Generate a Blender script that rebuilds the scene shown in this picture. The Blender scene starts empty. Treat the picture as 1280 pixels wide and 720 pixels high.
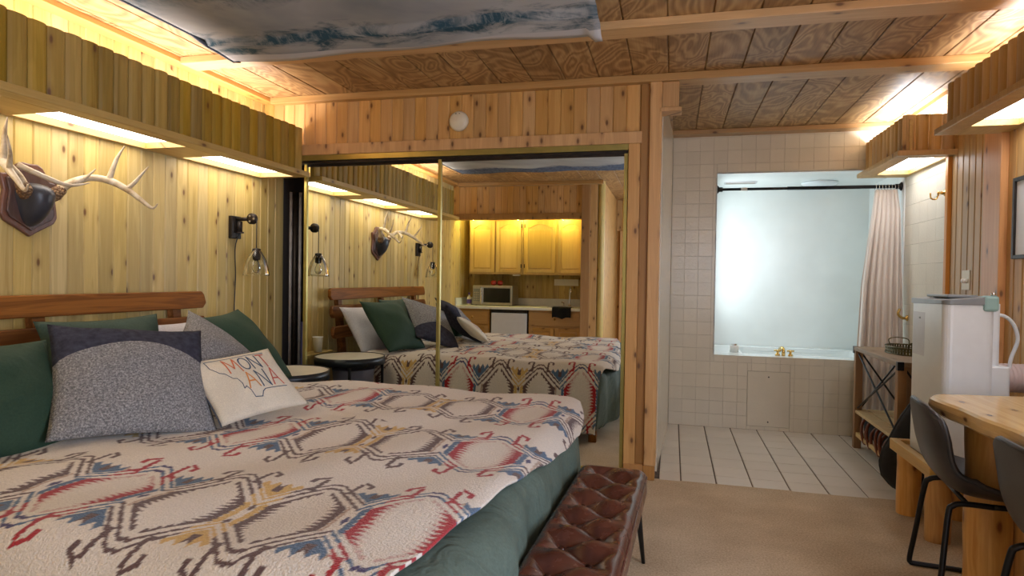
import bpy, bmesh, math, random
import numpy as np
from mathutils import Vector, Matrix, Euler
random.seed(7); np.random.seed(7)
PI = math.pi
S = bpy.context.scene
COL = S.collection
# ------------------------------------------------------------------ camera
H = 1.22
def cam_axes(yaw, pitch, roll):
    cy, sy = math.cos(yaw), math.sin(yaw)
    r = Vector((cy, sy, 0)); f = Vector((-sy, cy, 0)); u = Vector((0, 0, 1))
    cp, sp = math.cos(pitch), math.sin(pitch)
    f2 = f * cp + u * sp; u2 = u * cp - f * sp
    cr, sr = math.cos(roll), math.sin(roll)
    return r * cr + u2 * sr, u2 * cr - r * sr, f2
cr_, cu_, cf_ = cam_axes(0.246744, -0.0155167, 0.0151357)
cam = bpy.data.objects.new('camera', bpy.data.cameras.new('camera')); COL.objects.link(cam)
m = Matrix((( cr_.x, cu_.x, -cf_.x, 0), (cr_.y, cu_.y, -cf_.y, 0), (cr_.z, cu_.z, -cf_.z, H), (0, 0, 0, 1)))
cam.matrix_world = m
cam.data.sensor_width = 36; cam.data.lens = 795.18 / 1280 * 36; cam.data.clip_start = 0.02
S.camera = cam
# ------------------------------------------------------------------ world, lights, exposure
S.view_settings.view_transform = 'Standard'; S.view_settings.look = 'None'
S.view_settings.exposure = 0.0; S.view_settings.gamma = 1.0
W = bpy.data.worlds.new('world'); S.world = W; W.use_nodes = True
bg = W.node_tree.nodes['Background']; bg.inputs[0].default_value = (0.62, 0.76, 1.0, 1); bg.inputs[1].default_value = 3.2
def area(name, loc, size, power, color, rot=(0, 0, 0), spread=PI):
    l = bpy.data.lights.new(name, 'AREA'); l.shape = 'RECTANGLE'; l.size, l.size_y = size
    l.energy = power; l.color = color; l.spread = spread
    o = bpy.data.objects.new(name, l); COL.objects.link(o); o.location = loc; o.rotation_euler = rot
    return o
WARM = (1.0, 0.90, 0.86); NEUT = (0.96, 0.95, 1.0)
# strip lamps that lie inside the valances and wash the ceiling
area('valance_uplight_left', (-2.70, 2.38, 2.13), (0.16, 2.9), 23, WARM, (PI, 0, 0))
area('valance_uplight_right', (1.62, 2.0, 2.22), (0.12, 3.9), 26, NEUT, (PI, 0, 0))
area('valance_uplight_bath', (1.62, 5.10, 2.22), (0.12, 0.8), 13, (.86, .92, 1), (PI, 0, 0))
# daylight through the window in the right wall; rear fill light added, no opening behind it
area('window_daylight', (1.70, 0.55, 1.45), (1.5, 1.1), 70, (0.72, 0.82, 1.0), (0, PI / 2, 0))
area('rear_fill', (0.75, -1.95, 1.5), (1.3, 1.5), 30, (0.80, 0.86, 1.0), (PI / 2, 0, 0))
# kitchen lamp above the wall cabinets, daylight of the alcove's inferred, unseen side window
area('kitchen_lamp', (-2.0, -0.14, 2.02), (1.5, 0.1), 14, (1.0, 0.86, 0.24), (0, 0, 0))
for kx in (-2.62, -2.0, -1.4):  # unseen point lights added so the yellow light reaches the side wall
    kl = bpy.data.lights.new('kitchen_fill', 'POINT'); kl.energy = 5.0; kl.color = (1.0, 0.86, 0.24); kl.shadow_soft_size = 0.04
    ko = bpy.data.objects.new('kitchen_fill', kl); COL.objects.link(ko); ko.location = (kx, -0.22, 2.03)
area('alcove_window_daylight', (0.37, 6.08, 1.45), (1.1, 0.6), 9.5, (0.84, 0.95, 1.0), (0, -PI / 2, 0))

# ------------------------------------------------------------------ node helper
class NT:
    def __init__(s, name, rough=0.6, metal=0.0, spec=0.5):
        s.m = bpy.data.materials.new(name); s.m.use_nodes = True; s.t = s.m.node_tree
        s.t.nodes.clear()
        s.out = s.t.nodes.new('ShaderNodeOutputMaterial'); s.b = s.t.nodes.new('ShaderNodeBsdfPrincipled')
        s.b.inputs['Roughness'].default_value = rough; s.b.inputs['Metallic'].default_value = metal
        s.b.inputs['Specular IOR Level'].default_value = spec
        s.l(s.b.outputs[0], s.out.inputs[0])
    def l(s, a, b): s.t.links.new(a, b)
    def n(s, typ, **kw):
        nd = s.t.nodes.new('ShaderNode' + typ)
        for k, v in kw.items():
            if k.startswith('i_'):
                key = k[2:].replace('_', ' '); sock = nd.inputs[int(key)] if key.isdigit() else nd.inputs[key]
                s.put(v, sock)
            else: setattr(nd, k, v)
        return nd
    def put(s, v, sock):
        if isinstance(v, bpy.types.NodeSocket): s.l(v, sock)
        elif isinstance(v, bpy.types.Node): s.l(v.outputs[0], sock)
        else:
            if sock.type == 'RGBA' and len(v) == 3: v = (*v, 1)
            sock.default_value = v
    def math(s, op, a, b=0.0, c=0.0, clamp=False):
        nd = s.t.nodes.new('ShaderNodeMath'); nd.operation = op; nd.use_clamp = clamp
        s.put(a, nd.inputs[0]); s.put(b, nd.inputs[1]); s.put(c, nd.inputs[2]); return nd.outputs[0]
    def vmath(s, op, a, b):
        nd = s.t.nodes.new('ShaderNodeVectorMath'); nd.operation = op
        s.put(a, nd.inputs[0]); s.put(b, nd.inputs[1]); return nd.outputs[0]
    def noise(s, vec, scale=5, detail=3, rough=.5, dist=0):
        nd = s.n('TexNoise', i_Vector=vec, i_Scale=scale, i_Detail=detail, i_Roughness=rough, i_Distortion=dist); return nd.outputs['Fac']
    def ramp(s, fac, stops, interp='LINEAR'):
        nd = s.t.nodes.new('ShaderNodeValToRGB'); cr = nd.color_ramp; cr.interpolation = interp
        while len(cr.elements) < len(stops): cr.elements.new(0.5)
        for e, (p, c) in zip(cr.elements, stops):
            e.position = p; e.color = (*c, 1) if len(c) == 3 else c
        s.put(fac, nd.inputs[0]); return nd.outputs[0]
    def mix(s, fac, a, b, mode='MIX'):
        nd = s.t.nodes.new('ShaderNodeMix'); nd.data_type = 'RGBA'; nd.blend_type = mode
        s.put(fac, nd.inputs[0]); s.put(a, nd.inputs[6]); s.put(b, nd.inputs[7]); return nd.outputs[2]
    def mapr(s, v, a, b, c=0., d=1.):
        nd = s.t.nodes.new('ShaderNodeMapRange'); s.put(v, nd.inputs[0])
        for i, x in enumerate((a, b, c, d)): nd.inputs[i + 1].default_value = x
        return nd.outputs[0]
    def color(s, c): s.put(c, s.b.inputs['Base Color']); return s
    def bump(s, h, strength=.3, dist=.01):
        nd = s.n('Bump', i_Height=h, i_Strength=strength, i_Distance=dist); s.l(nd.outputs[0], s.b.inputs['Normal']); return s
    def world(s): return s.n('NewGeometry').outputs['Position']
    def obj(s): return s.n('TexCoord').outputs['Object']
    def rnd(s): return s.n('ObjectInfo').outputs['Random']
    def xyz(s, v):
        nd = s.n('SeparateXYZ', i_0=v); return nd.outputs

def plain(name, col, rough=.6, metal=0., var=.06, scale=18., spec=.5, bump=0.):
    k = NT(name, rough, metal, spec); p = k.obj(); n = k.noise(p, scale, 4)
    c0 = tuple(max(0, x * (1 - var)) for x in col); c1 = tuple(min(1, x * (1 + var)) for x in col)
    k.color(k.ramp(n, [(.3, c0), (.7, c1)]))
    if bump: k.bump(k.noise(p, scale * 6, 3), bump, .002)
    return k.m

def wood(name, light, dark, axis='z', knot=(.13, .055, .02), knots=.36, rough=.45, vary=.18, across=16., local=False, contrast=1., kscale=1.):
    k = NT(name, rough)
    pos = k.obj() if local else k.world()
    r = k.rnd()
    off = k.n('CombineXYZ', i_0=k.math('MULTIPLY', r, 13.7), i_1=k.math('MULTIPLY', r, 7.9), i_2=k.math('MULTIPLY', r, 23.3)).outputs[0]
    pos = k.vmath('ADD', pos, off)
    def sc(a, l): return {'x': (l, a, a), 'y': (a, l, a), 'z': (a, a, l)}[axis]
    g = k.noise(k.vmath('MULTIPLY', pos, sc(across, .9)), 1., 4, .55, .9)
    f = k.noise(k.vmath('MULTIPLY', pos, sc(95, 3)), 1., 3, .6, .2)
    band = k.math('SINE', k.math('MULTIPLY', g, 34.))
    band = k.mapr(band, -1, 1, 0, 1)
    t = k.math('ADD', k.math('MULTIPLY', g, .75), k.math('ADD', k.math('MULTIPLY', band, .10 * contrast), k.math('MULTIPLY', f, .26)))
    lo = .5 - .2; hi = .5 + .32
    c = k.ramp(t, [(lo, dark), (hi, light)])
    X_, Y_, Z_ = k.xyz(pos)[:3]
    al = {'x': X_, 'y': Y_, 'z': Z_}[axis]; o1, o2 = {'x': (Y_, Z_), 'y': (X_, Z_), 'z': (X_, Y_)}[axis]
    kv = k.n('CombineXYZ', i_0=k.math('MULTIPLY', k.math('ADD', o1, o2), 10. * kscale), i_1=k.math('MULTIPLY', al, 4.6 * kscale), i_2=0.).outputs[0]
    vo = k.n('TexVoronoi', i_Vector=kv, i_Scale=1., i_Randomness=1., voronoi_dimensions='2D')
    kd = vo.outputs['Distance']; kc = k.xyz(vo.outputs['Color'])[0]
    on = k.math('LESS_THAN', kc, knots)
    rad = k.math('ADD', kd, k.math('MULTIPLY', f, .03))
    km = k.math('MULTIPLY', k.mapr(rad, .06, .12, .9, 0), on)
    halo = k.math('MULTIPLY', k.mapr(rad, .08, .27, .55, 0), on)
    c = k.mix(halo, c, tuple((a * .5 + b * .5) for a, b in zip(dark, knot)))
    c = k.mix(km, c, knot)
    hv = k.n('HueSaturation', i_Color=c, i_Value=k.mapr(r, 0, 1, 1 - vary, 1 + vary * .7), i_Saturation=k.mapr(k.math('FRACT', k.math('MULTIPLY', r, 7.3)), 0, 1, .92, 1.08))
    k.color(hv.outputs[0]); k.bump(k.math('ADD', band, f), .08, .003)
    return k.m

M = {}
M['pine_left'] = wood('pine_left', (.68, .53, .225), (.43, .30, .095), rough=.38)
M['pine_header'] = wood('pine_header', (.70, .43, .17), (.47, .245, .075), knots=.62)
M['pine_slat'] = wood('pine_slat', (.45, .295, .066), (.25, .150, .022), knots=.25, rough=.42, vary=.26)
M['pine_slat_right'] = wood('pine_slat_right', (.62, .39, .15), (.40, .225, .07), knots=.25, rough=.42)
M['pine_board_y'] = wood('pine_board_y', (.66, .46, .17), (.46, .28, .085), axis='y', knots=.3)
M['pine_board_x'] = wood('pine_board_x', (.66, .42, .17), (.45, .25, .08), axis='x', knots=.4)
M['beam_x'] = wood('beam_x', (.60, .37, .15), (.42, .22, .07), axis='x', knots=.35, rough=.4)
M['beam_y'] = wood('beam_y', (.56, .32, .12), (.38, .19, .06), axis='y', knots=.3)
M['post_orange'] = wood('post_orange', (.74, .35, .10), (.55, .22, .045), knots=.7, rough=.4)
M['pine_trim'] = wood('pine_trim', (.72, .43, .17), (.50, .26, .08), knots=.6, rough=.4)
M['pine_trim_dark'] = wood('pine_trim_dark', (.50, .27, .10), (.34, .17, .055), knots=.5)
M['log'] = wood('log', (.80, .50, .19), (.58, .28, .08), knots=.8, rough=.35, knot=(.16, .05, .02), kscale=.8, contrast=2.)
M['log_slab'] = wood('log_slab', (.80, .58, .27), (.62, .40, .15), axis='y', knots=.5, rough=.16, contrast=2.)
M['acacia'] = wood('acacia', (.30, .11, .020), (.11, .034, .008), axis='y', knots=.25, rough=.42, contrast=2.2)
M['oak_cab'] = wood('oak_cab', (.72, .50, .18), (.58, .38, .12), knots=.0, rough=.35)
M['oak_base'] = wood('oak_base', (.52, .30, .10), (.38, .20, .06), axis='x', knots=.1, rough=.4)
M['rustic'] = wood('rustic', (.42, .29, .17), (.27, .17, .09), axis='y', knots=.3, rough=.5)
M['rustic_leg'] = wood('rustic_leg', (.40, .23, .10), (.24, .12, .05), knots=.3, rough=.5)
for nm, sp in (('acacia', .15), ('pine_left', .3), ('pine_header', .3), ('pine_slat', .25)):
    M[nm].node_tree.nodes['Principled BSDF'].inputs['Specular IOR Level'].default_value = sp
M['raw_pine'] = wood('raw_pine', (.74, .55, .28), (.58, .38, .16), axis='x', knots=.3, rough=.5)
M['black_metal'] = plain('black_metal', (.018, .018, .02), .35, .6, .2)
M['dark_iron'] = plain('dark_iron', (.035, .028, .024), .45, .7, .3)
M['brass'] = plain('brass', (.72, .50, .17), .18, 1., .08)
M['brass_frame'] = plain('brass_frame', (.46, .40, .13), .28, .8, .08)
M['chrome'] = plain('chrome', (.75, .75, .76), .15, 1., .03)
M['white_plastic'] = plain('white_plastic', (.76, .81, .84), .3, 0, .02)
M['white_tub'] = plain('white_tub', (.84, .88, .87), .15, 0, .02)
M['grey_plastic'] = plain('grey_plastic', (.22, .24, .25), .35, 0, .08)
M['teal_plastic'] = plain('teal_plastic', (.30, .48, .46), .3, 0, .05)
M['cream_plastic'] = plain('cream_plastic', (.72, .66, .50), .4, 0, .04)
M['paper'] = plain('paper', (.82, .80, .74), .7, 0, .03)
M['black_fabric'] = plain('black_fabric', (.018, .018, .02), .85, 0, .25, 30, bump=.2)
M['rubber'] = plain('rubber', (.02, .02, .02), .7)
M['counter'] = plain('counter', (.74, .76, .72), .25, 0, .03)
M['fridge'] = plain('fridge', (.62, .64, .70), .35, 0, .03)
M['steel'] = plain('steel', (.50, .47, .42), .28, .85, .06)
M['apple'] = plain('apple', (.55, .05, .03), .25, 0, .4, 9)
M['antler'] = None
M['leather_strap'] = plain('leather_strap', (.19, .055, .025), .45, 0, .2)
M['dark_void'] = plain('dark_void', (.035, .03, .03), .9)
M['pipe_grey'] = plain('pipe_grey', (.32, .31, .32), .5, .2, .2)
M['blue_bin'] = plain('blue_bin', (.17, .18, .36), .5, 0, .1)
M['grey_bin'] = plain('grey_bin', (.22, .23, .32), .7, 0, .1)
M['drum_rim'] = plain('drum_rim', (.02, .024, .03), .35, .3, .1)
M['tabletop'] = plain('tabletop', (.72, .66, .53), .3, 0, .05, 6)
M['wall_paint'] = plain('wall_paint', (.62, .52, .40), .8)
M['door_paint'] = plain('door_paint', (.52, .55, .48), .5)
M['grout_dark'] = plain('grout_dark', (.13, .09, .065), .9, 0, .25, 40)
M['cushion_cord'] = plain('cushion_cord', (.06, .07, .10), .7)

def mk_antler():
    k = NT('antler', .45); p = k.obj(); n = k.noise(k.vmath('MULTIPLY', p, (14, 14, 14)), 1., 4, .6, 1.)
    k.color(k.ramp(n, [(.3, (.36, .24, .12)), (.5, (.62, .50, .33)), (.75, (.80, .72, .58))])); k.bump(n, .5, .006); M['antler'] = k.m
    k = NT('antler_burr', .7); p = k.obj(); n = k.n('TexVoronoi', i_Vector=p, i_Scale=90.).outputs['Distance']
    k.color(k.ramp(n, [(.1, (.42, .26, .12)), (.6, (.16, .085, .04))])); k.bump(n, 1., .01); M['burr'] = k.m
mk_antler()

def mk_carpet():
    k = NT('carpet', .95, spec=.1); p = k.world(); a = k.noise(p, 3., 3); b = k.noise(p, 110., 3, .8)
    c = k.ramp(k.math('ADD', k.math('MULTIPLY', a, .35), k.math('MULTIPLY', b, .65)), [(.34, (.37, .28, .185)), (.5, (.56, .445, .31)), (.66, (.74, .61, .44))])
    k.color(c); k.bump(b, .8, .006); M['carpet'] = k.m
mk_carpet()
def mk_tile(name, col, bumps, rough, scale=26):
    k = NT(name, rough); p = k.world(); r = k.rnd(); n = k.noise(p, 5., 2)
    c = k.ramp(n, [(.3, tuple(x * .95 for x in col)), (.7, col)])
    hv = k.n('HueSaturation', i_Color=c, i_Value=k.mapr(r, 0, 1, .965, 1.03)); k.color(hv.outputs[0])
    k.bump(k.noise(p, scale, 2, .5, .6), bumps, .004); M[name] = k.m
mk_tile('floor_tile', (.70, .64, .55), .10, .28)
mk_tile('wall_tile', (.72, .675, .56), .35, .14, 60)
mk_tile('alcove_panel', (.80, .84, .82), .12, .18, 14)
M['wall_grout'] = plain('wall_grout', (.62, .56, .47), .8)

def mk_ply():
    k = NT('plywood', .5); p = k.world(); r = k.rnd()
    g = k.noise(k.vmath('MULTIPLY', p, (3.4, 1.9, 1.)), 1., 2, .45, .8)
    rings = k.math('SINE', k.math('MULTIPLY', g, 80.))
    rings = k.mapr(rings, -1, 1, 0, 1)
    f = k.noise(k.vmath('MULTIPLY', p, (120, 6, 1)), 1., 3)
    t = k.math('ADD', k.math('MULTIPLY', rings, .34), k.math('ADD', k.math('MULTIPLY', f, .40), k.math('MULTIPLY', k.noise(p, 3.2, 3), .26)))
    c = k.ramp(t, [(.25, (.22, .112, .038)), (.52, (.37, .21, .083)), (.78, (.52, .34, .155))])
    hv = k.n('HueSaturation', i_Color=c, i_Value=k.mapr(r, 0, 1, .88, 1.1)); k.color(hv.outputs[0]); k.bump(t, .06, .002); M['plywood'] = k.m
mk_ply()

def mk_poster():
    k = NT('tapestry_print', .8, spec=.1); p = k.world(); x, y, z = k.xyz(p)[:3]
    n1 = k.noise(k.vmath('MULTIPLY', p, (1.1, 1.9, 1)), 1., 4, .55, .5)
    n2 = k.noise(k.vmath('MULTIPLY', p, (2.2, 4.2, 1)), 1.7, 6, .62, .8)
    n3 = k.noise(k.vmath('MULTIPLY', p, (34., 16., 1)), 1., 5, .7, .6)
    base = k.ramp(n1, [(.3, (.235, .26, .285)), (.5, (.36, .365, .37)), (.72, (.50, .52, .54))])
    # far band of dark misty forest along the hem
    band_c = k.math('SUBTRACT', 2.86, k.math('MULTIPLY', k.math('SUBTRACT', n1, .5), .35))
    d = k.math('ABSOLUTE', k.math('SUBTRACT', y, band_c))
    w = k.mapr(n2, .38, .62, .0, .17)
    bm = k.math('MULTIPLY', k.mapr(k.math('SUBTRACT', d, w), -.09, .03, 1, 0), k.mapr(k.math('ADD', n3, k.math('MULTIPLY', n2, .4)), .48, .75, .25, 1.))
    c = k.mix(bm, base, (.035, .085, .12))
    # second band of haze-blue hills
    d2 = k.math('ABSOLUTE', k.math('SUBTRACT', y, k.math('ADD', 2.28, k.math('MULTIPLY', k.math('SUBTRACT', n2, .5), .5))))
    c = k.mix(k.math('MULTIPLY', k.mapr(d2, .02, .2, .8, 0), k.mapr(n3, .4, .6, .3, 1)), c, (.055, .10, .13))
    # near hem: mountains
    ridge = k.math('ADD', 1.12, k.math('MULTIPLY', n2, .36))
    mm = k.mapr(k.math('SUBTRACT', y, ridge), -.04, .03, 1, 0)
    c = k.mix(mm, c, k.ramp(n3, [(.35, (.04, .055, .10)), (.65, (.14, .18, .26))]))
    # white hem
    hem = k.math('GREATER_THAN', y, k.math('ADD', 3.0, k.math('MULTIPLY', k.math('SINE', k.math('MULTIPLY', x, 3.4)), .022)))
    c = k.mix(hem, c, (.55, .54, .55))
    k.color(c); M['tapestry'] = k.m
mk_poster()
M['tapestry_hem'] = plain('tapestry_hem', (.10, .11, .14), .6)

def mk_vcol(name, rough, bumpscale, bs, bd, sheen=0.):
    k = NT(name, rough, spec=.15); a = k.n('Attribute', attribute_name='dye'); p = k.obj()
    n = k.noise(p, bumpscale, 3, .6)
    c = k.mix(.5, a.outputs['Color'], k.ramp(n, [(.3, (.75, .75, .75)), (.7, (1.12, 1.12, 1.12))]), 'MULTIPLY')
    k.color(c); k.bump(n, bs, bd); k.b.inputs['Sheen Weight'].default_value = sheen; M[name] = k.m
mk_vcol('fleece', .95, 150., .8, .008, .2)
def mk_fabric(name, col, rough=.9, scale=220., bs=.3, fold=0., spec=.2):
    k = NT(name, rough, spec=spec); p = k.obj(); n = k.noise(p, scale, 3, .6); big = k.noise(p, 6., 3)
    c = k.ramp(k.math('ADD', k.math('MULTIPLY', n, .6), k.math('MULTIPLY', big, .4)), [(.3, tuple(x * .78 for x in col)), (.7, tuple(min(1, x * 1.18) for x in col))])
    k.color(c); h = n
    if fold: h = k.math('ADD', k.math('MULTIPLY', n, .1), k.math('MULTIPLY', k.noise(p, 9., 2, .5, 1.4), fold))
    k.bump(h, bs, .01); M[name] = k.m
mk_fabric('green_duvet', (.10, .135, .112), .75, 120, .8, 1.4)
mk_fabric('green_velvet', (.030, .062, .038), .7, 120, .45, .8)
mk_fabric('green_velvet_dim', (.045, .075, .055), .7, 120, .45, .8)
mk_fabric('white_cotton', (.62, .60, .64), .8, 120, .45, 1.)
mk_fabric('cream_canvas', (.72, .66, .54), .85, 260, .2)
M['curtain_cloth'] = plain('curtain_cloth', (.80, .72, .65), .85, 0, .04, 4)
mk_fabric('bin_cloth', (.20, .22, .30), .85, 60, .2)
mk_fabric('black_towel', (.012, .013, .016), .95, 160, .4)
def mk_twotone(name, split, curve, flip=False):
    k = NT(name, .95, spec=.12); p = k.obj(); x, y, z = k.xyz(p)[:3]
    n = k.noise(p, 150., 3, .75)
    g = k.ramp(n, [(.32, (.10, .10, .105)), (.5, (.235, .235, .24)), (.68, (.47, .46, .46))])
    nv = k.ramp(k.noise(p, 40., 3), [(.3, (.032, .034, .052)), (.7, (.062, .064, .092))])
    edge = k.math('SUBTRACT', k.math('SUBTRACT', y, split), k.math('MULTIPLY', k.math('MULTIPLY', x, x), curve))
    mask = k.math('GREATER_THAN', edge, 0.)
    if flip: mask = k.math('SUBTRACT', 1., mask)
    back = k.math('LESS_THAN', z, -.004)
    mask = k.math('MAXIMUM', mask, back)
    k.color(k.mix(mask, g, nv)); k.bump(n, .6, .006); M[name] = k.m
mk_twotone('two_tone_a', .135, -1.15)
mk_twotone('two_tone_b', -.07, -1.1, True)

def mk_leather():
    k = NT('brown_leather', .26, spec=.6); p = k.obj(); n = k.noise(p, 7., 5, .6, .6); f = k.n('TexVoronoi', i_Vector=p, i_Scale=260.).outputs['Distance']
    k.color(k.ramp(n, [(.3, (.05, .015, .010)), (.55, (.092, .029, .018)), (.8, (.15, .055, .032))])); k.bump(f, .12, .002)
    k.put(k.mapr(n, .3, .7, .2, .34), k.b.inputs['Roughness']); M['leather'] = k.m
    k = NT('black_leather', .38, spec=.5); p = k.obj(); f = k.n('TexVoronoi', i_Vector=p, i_Scale=300.).outputs['Distance']; n = k.noise(p, 8., 3)
    k.color(k.ramp(n, [(.3, (.022, .021, .024)), (.7, (.045, .043, .048))])); k.bump(f, .12, .002); M['chair_leather'] = k.m
mk_leather()
def mk_mirror():
    k = NT('mirror_glass', .0, 1.0); p = k.world(); n = k.noise(p, 1.2, 1)
    k.color(k.ramp(n, [(.0, (.86, .885, .83)), (1., (.87, .895, .84))])); M['mirror'] = k.m
    k = NT('clear_glass', .03); k.b.inputs['Transmission Weight'].default_value = 1.; k.b.inputs['IOR'].default_value = 1.3; k.b.inputs['Base Color'].default_value = (.95, .97, .96, 1); M['glass'] = k.m
    k = NT('dark_glass', .08); k.color(k.ramp(k.noise(k.obj(), 3.), [(.3, (.012, .014, .013)), (.7, (.02, .022, .02))])); M['dark_glass'] = k.m
    k = NT('window_glass', .05); k.b.inputs['Transmission Weight'].default_value = 1.; k.b.inputs['IOR'].default_value = 1.05; M['window_glass'] = k.m
mk_mirror()
def emis(name, col, st):
    k = NT(name, .6); p = k.obj(); c = k.ramp(k.noise(p, 2.), [(.3, tuple(x * .97 for x in col)), (.7, col)])
    k.color((.8, .8, .8)); k.put(c, k.b.inputs['Emission Color']); k.b.inputs['Emission Strength'].default_value = st; M[name] = k.m
emis('lamp_panel_left', (1., .90, .80), 7.0)
emis('lamp_panel_right', (.95, .95, 1.), 8.0)
emis('lamp_tub', (.80, .94, 1.), 1.5)
emis('art_print', (.5, .5, .5), 0.)

# ------------------------------------------------------------------ mesh builder
def origin(o):
    v = Vector((0, 0, 0))
    while o is not None: v += o.location; o = o.parent
    return v
class MB:
    def __init__(s): s.v = []; s.f = []
    def add(s, vs, fs):
        b = len(s.v); s.v += [tuple(v) for v in vs]; s.f += [tuple(b + i for i in f) for f in fs]; return s
    def box(s, x0, x1, y0, y1, z0, z1):
        v = [(x, y, z) for z in (z0, z1) for y in (y0, y1) for x in (x0, x1)]
        return s.add(v, [(0, 2, 3, 1), (4, 5, 7, 6), (0, 1, 5, 4), (2, 6, 7, 3), (0, 4, 6, 2), (1, 3, 7, 5)])
    def obox(s, c, sz, mat):
        x, y, z = (a / 2 for a in sz); c = Vector(c)
        v = [c + mat @ Vector((i * x, j * y, k * z)) for k in (-1, 1) for j in (-1, 1) for i in (-1, 1)]
        return s.add(v, [(0, 2, 3, 1), (4, 5, 7, 6), (0, 1, 5, 4), (2, 6, 7, 3), (0, 4, 6, 2), (1, 3, 7, 5)])
    def tube(s, pts, r, n=8, cap=True):
        pts = [Vector(p) for p in pts]; rs = r if isinstance(r, (list, tuple)) else [r] * len(pts)
        prev = None; b = len(s.v)
        for i, p in enumerate(pts):
            t = (pts[min(i + 1, len(pts) - 1)] - pts[max(i - 1, 0)]).normalized()
            if prev is None:
                a = t.orthogonal().normalized()
            else:
                a = (prev - t * prev.dot(t)); a = a.normalized() if a.length > 1e-6 else t.orthogonal().normalized()
            prev = a; c = t.cross(a)
            for j in range(n):
                th = 2 * PI * j / n; s.v.append(tuple(p + (a * math.cos(th) + c * math.sin(th)) * rs[i]))
        for i in range(len(pts) - 1):
            for j in range(n):
                k = (j + 1) % n
                s.f.append((b + i * n + j, b + i * n + k, b + (i + 1) * n + k, b + (i + 1) * n + j))
        if cap:
            s.f.append(tuple(b + j for j in reversed(range(n)))); s.f.append(tuple(b + (len(pts) - 1) * n + j for j in range(n)))
        return s
    def lathe(s, prof, c=(0, 0, 0), n=24, ax='z', caps=True):
        b = len(s.v); cx, cy, cz = c
        for r, h in prof:
            for j in range(n):
                th = 2 * PI * j / n; a, d = r * math.cos(th), r * math.sin(th)
                s.v.append({'z': (cx + a, cy + d, cz + h), 'x': (cx + h, cy + a, cz + d), 'y': (cx + d, cy + h, cz + a)}[ax])
        for i in range(len(prof) - 1):
            for j in range(n):
                k = (j + 1) % n; s.f.append((b + i * n + j, b + i * n + k, b + (i + 1) * n + k, b + (i + 1) * n + j))
        if caps:
            if prof[0][0] > 1e-5: s.f.append(tuple(b + j for j in reversed(range(n))))
            if prof[-1][0] > 1e-5: s.f.append(tuple(b + (len(prof) - 1) * n + j for j in range(n)))
        return s
    def prism(s, poly, d0, d1, ax='z'):
        n = len(poly)
        def P(a, b_, d): return {'z': (a, b_, d), 'x': (d, a, b_), 'y': (b_, d, a)}[ax]
        s.add([P(a, b_, d0) for a, b_ in poly] + [P(a, b_, d1) for a, b_ in poly],
              [tuple(reversed(range(n))), tuple(range(n, 2 * n))] + [(i, (i + 1) % n, n + (i + 1) % n, n + i) for i in range(n)])
        return s
    def grid(s, fn, nu, nv, flip=False):
        b = len(s.v)
        for i in range(nu + 1):
            for j in range(nv + 1): s.v.append(tuple(fn(i / nu, j / nv)))
        for i in range(nu):
            for j in range(nv):
                q = (b + i * (nv + 1) + j, b + (i + 1) * (nv + 1) + j, b + (i + 1) * (nv + 1) + j + 1, b + i * (nv + 1) + j + 1)
                s.f.append(q[::-1] if flip else q)
        return s
    def mesh(s, name, mat, o=Vector((0, 0, 0)), smooth=False):
        me = bpy.data.meshes.new(name); me.from_pydata([(x - o.x, y - o.y, z - o.z) for x, y, z in s.v], [], s.f)
        if mat: me.materials.append(mat)
        if smooth: me.polygons.foreach_set('use_smooth', [True] * len(me.polygons))
        me.update(); return me
    def build(s, name, mat, parent=None, smooth=False, bevel=0., seg=2, loc=None, fixn=False):
        if isinstance(mat, str): mat = M[mat]
        o = origin(parent) if parent is not None else Vector((0, 0, 0))
        L = Vector(loc) if loc is not None else Vector((0, 0, 0))
        me = s.mesh(name, mat, o + L, smooth)
        if fixn:
            bm = bmesh.new(); bm.from_mesh(me); bmesh.ops.recalc_face_normals(bm, faces=bm.faces); bm.to_mesh(me); bm.free()
        ob = bpy.data.objects.new(name, me); COL.objects.link(ob); ob.parent = parent; ob.location = L
        if bevel:
            md = ob.modifiers.new('bevel', 'BEVEL'); md.width = bevel; md.segments = seg; md.limit_method = 'ANGLE'
        return ob
def tag(o, label=None, cat=None, group=None, kind=None):
    if label: o['label'] = label
    if cat: o['category'] = cat
    if group: o['group'] = group
    if kind: o['kind'] = kind
    return o
def thing(name, label, cat, loc=(0, 0, 0), group=None):
    o = bpy.data.objects.new(name, None); COL.objects.link(o); o.location = loc; o.empty_display_size = .05
    return tag(o, label, cat, group)
def struct_root(name, loc=(0, 0, 0)):
    o = bpy.data.objects.new(name, None); COL.objects.link(o); o.location = loc; o['kind'] = 'structure'; return o
def inst(me, name, parent, loc, rotz=0., scale=None, rot=None):
    """one piece that shares its mesh; loc in world coordinates"""
    ob = bpy.data.objects.new(name, me); COL.objects.link(ob); ob.parent = parent
    ob.location = Vector(loc) - (origin(parent) if parent is not None else Vector((0, 0, 0)))
    ob.rotation_euler = rot if rot else (0, 0, rotz)
    if scale: ob.scale = scale
    return ob
def copy_tree(o, parent=None):
    c = o.copy(); COL.objects.link(c); c.parent = parent
    for ch in list(o.children): copy_tree(ch, c)
    return c
def B(x0, x1, y0, y1, z0, z1): return MB().box(x0, x1, y0, y1, z0, z1)
def bmesh_bevel(me, w, seg=1):
    bm = bmesh.new(); bm.from_mesh(me); bmesh.ops.bevel(bm, geom=list(bm.edges), offset=w, segments=seg, affect='EDGES'); bm.to_mesh(me); bm.free(); return me
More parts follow.
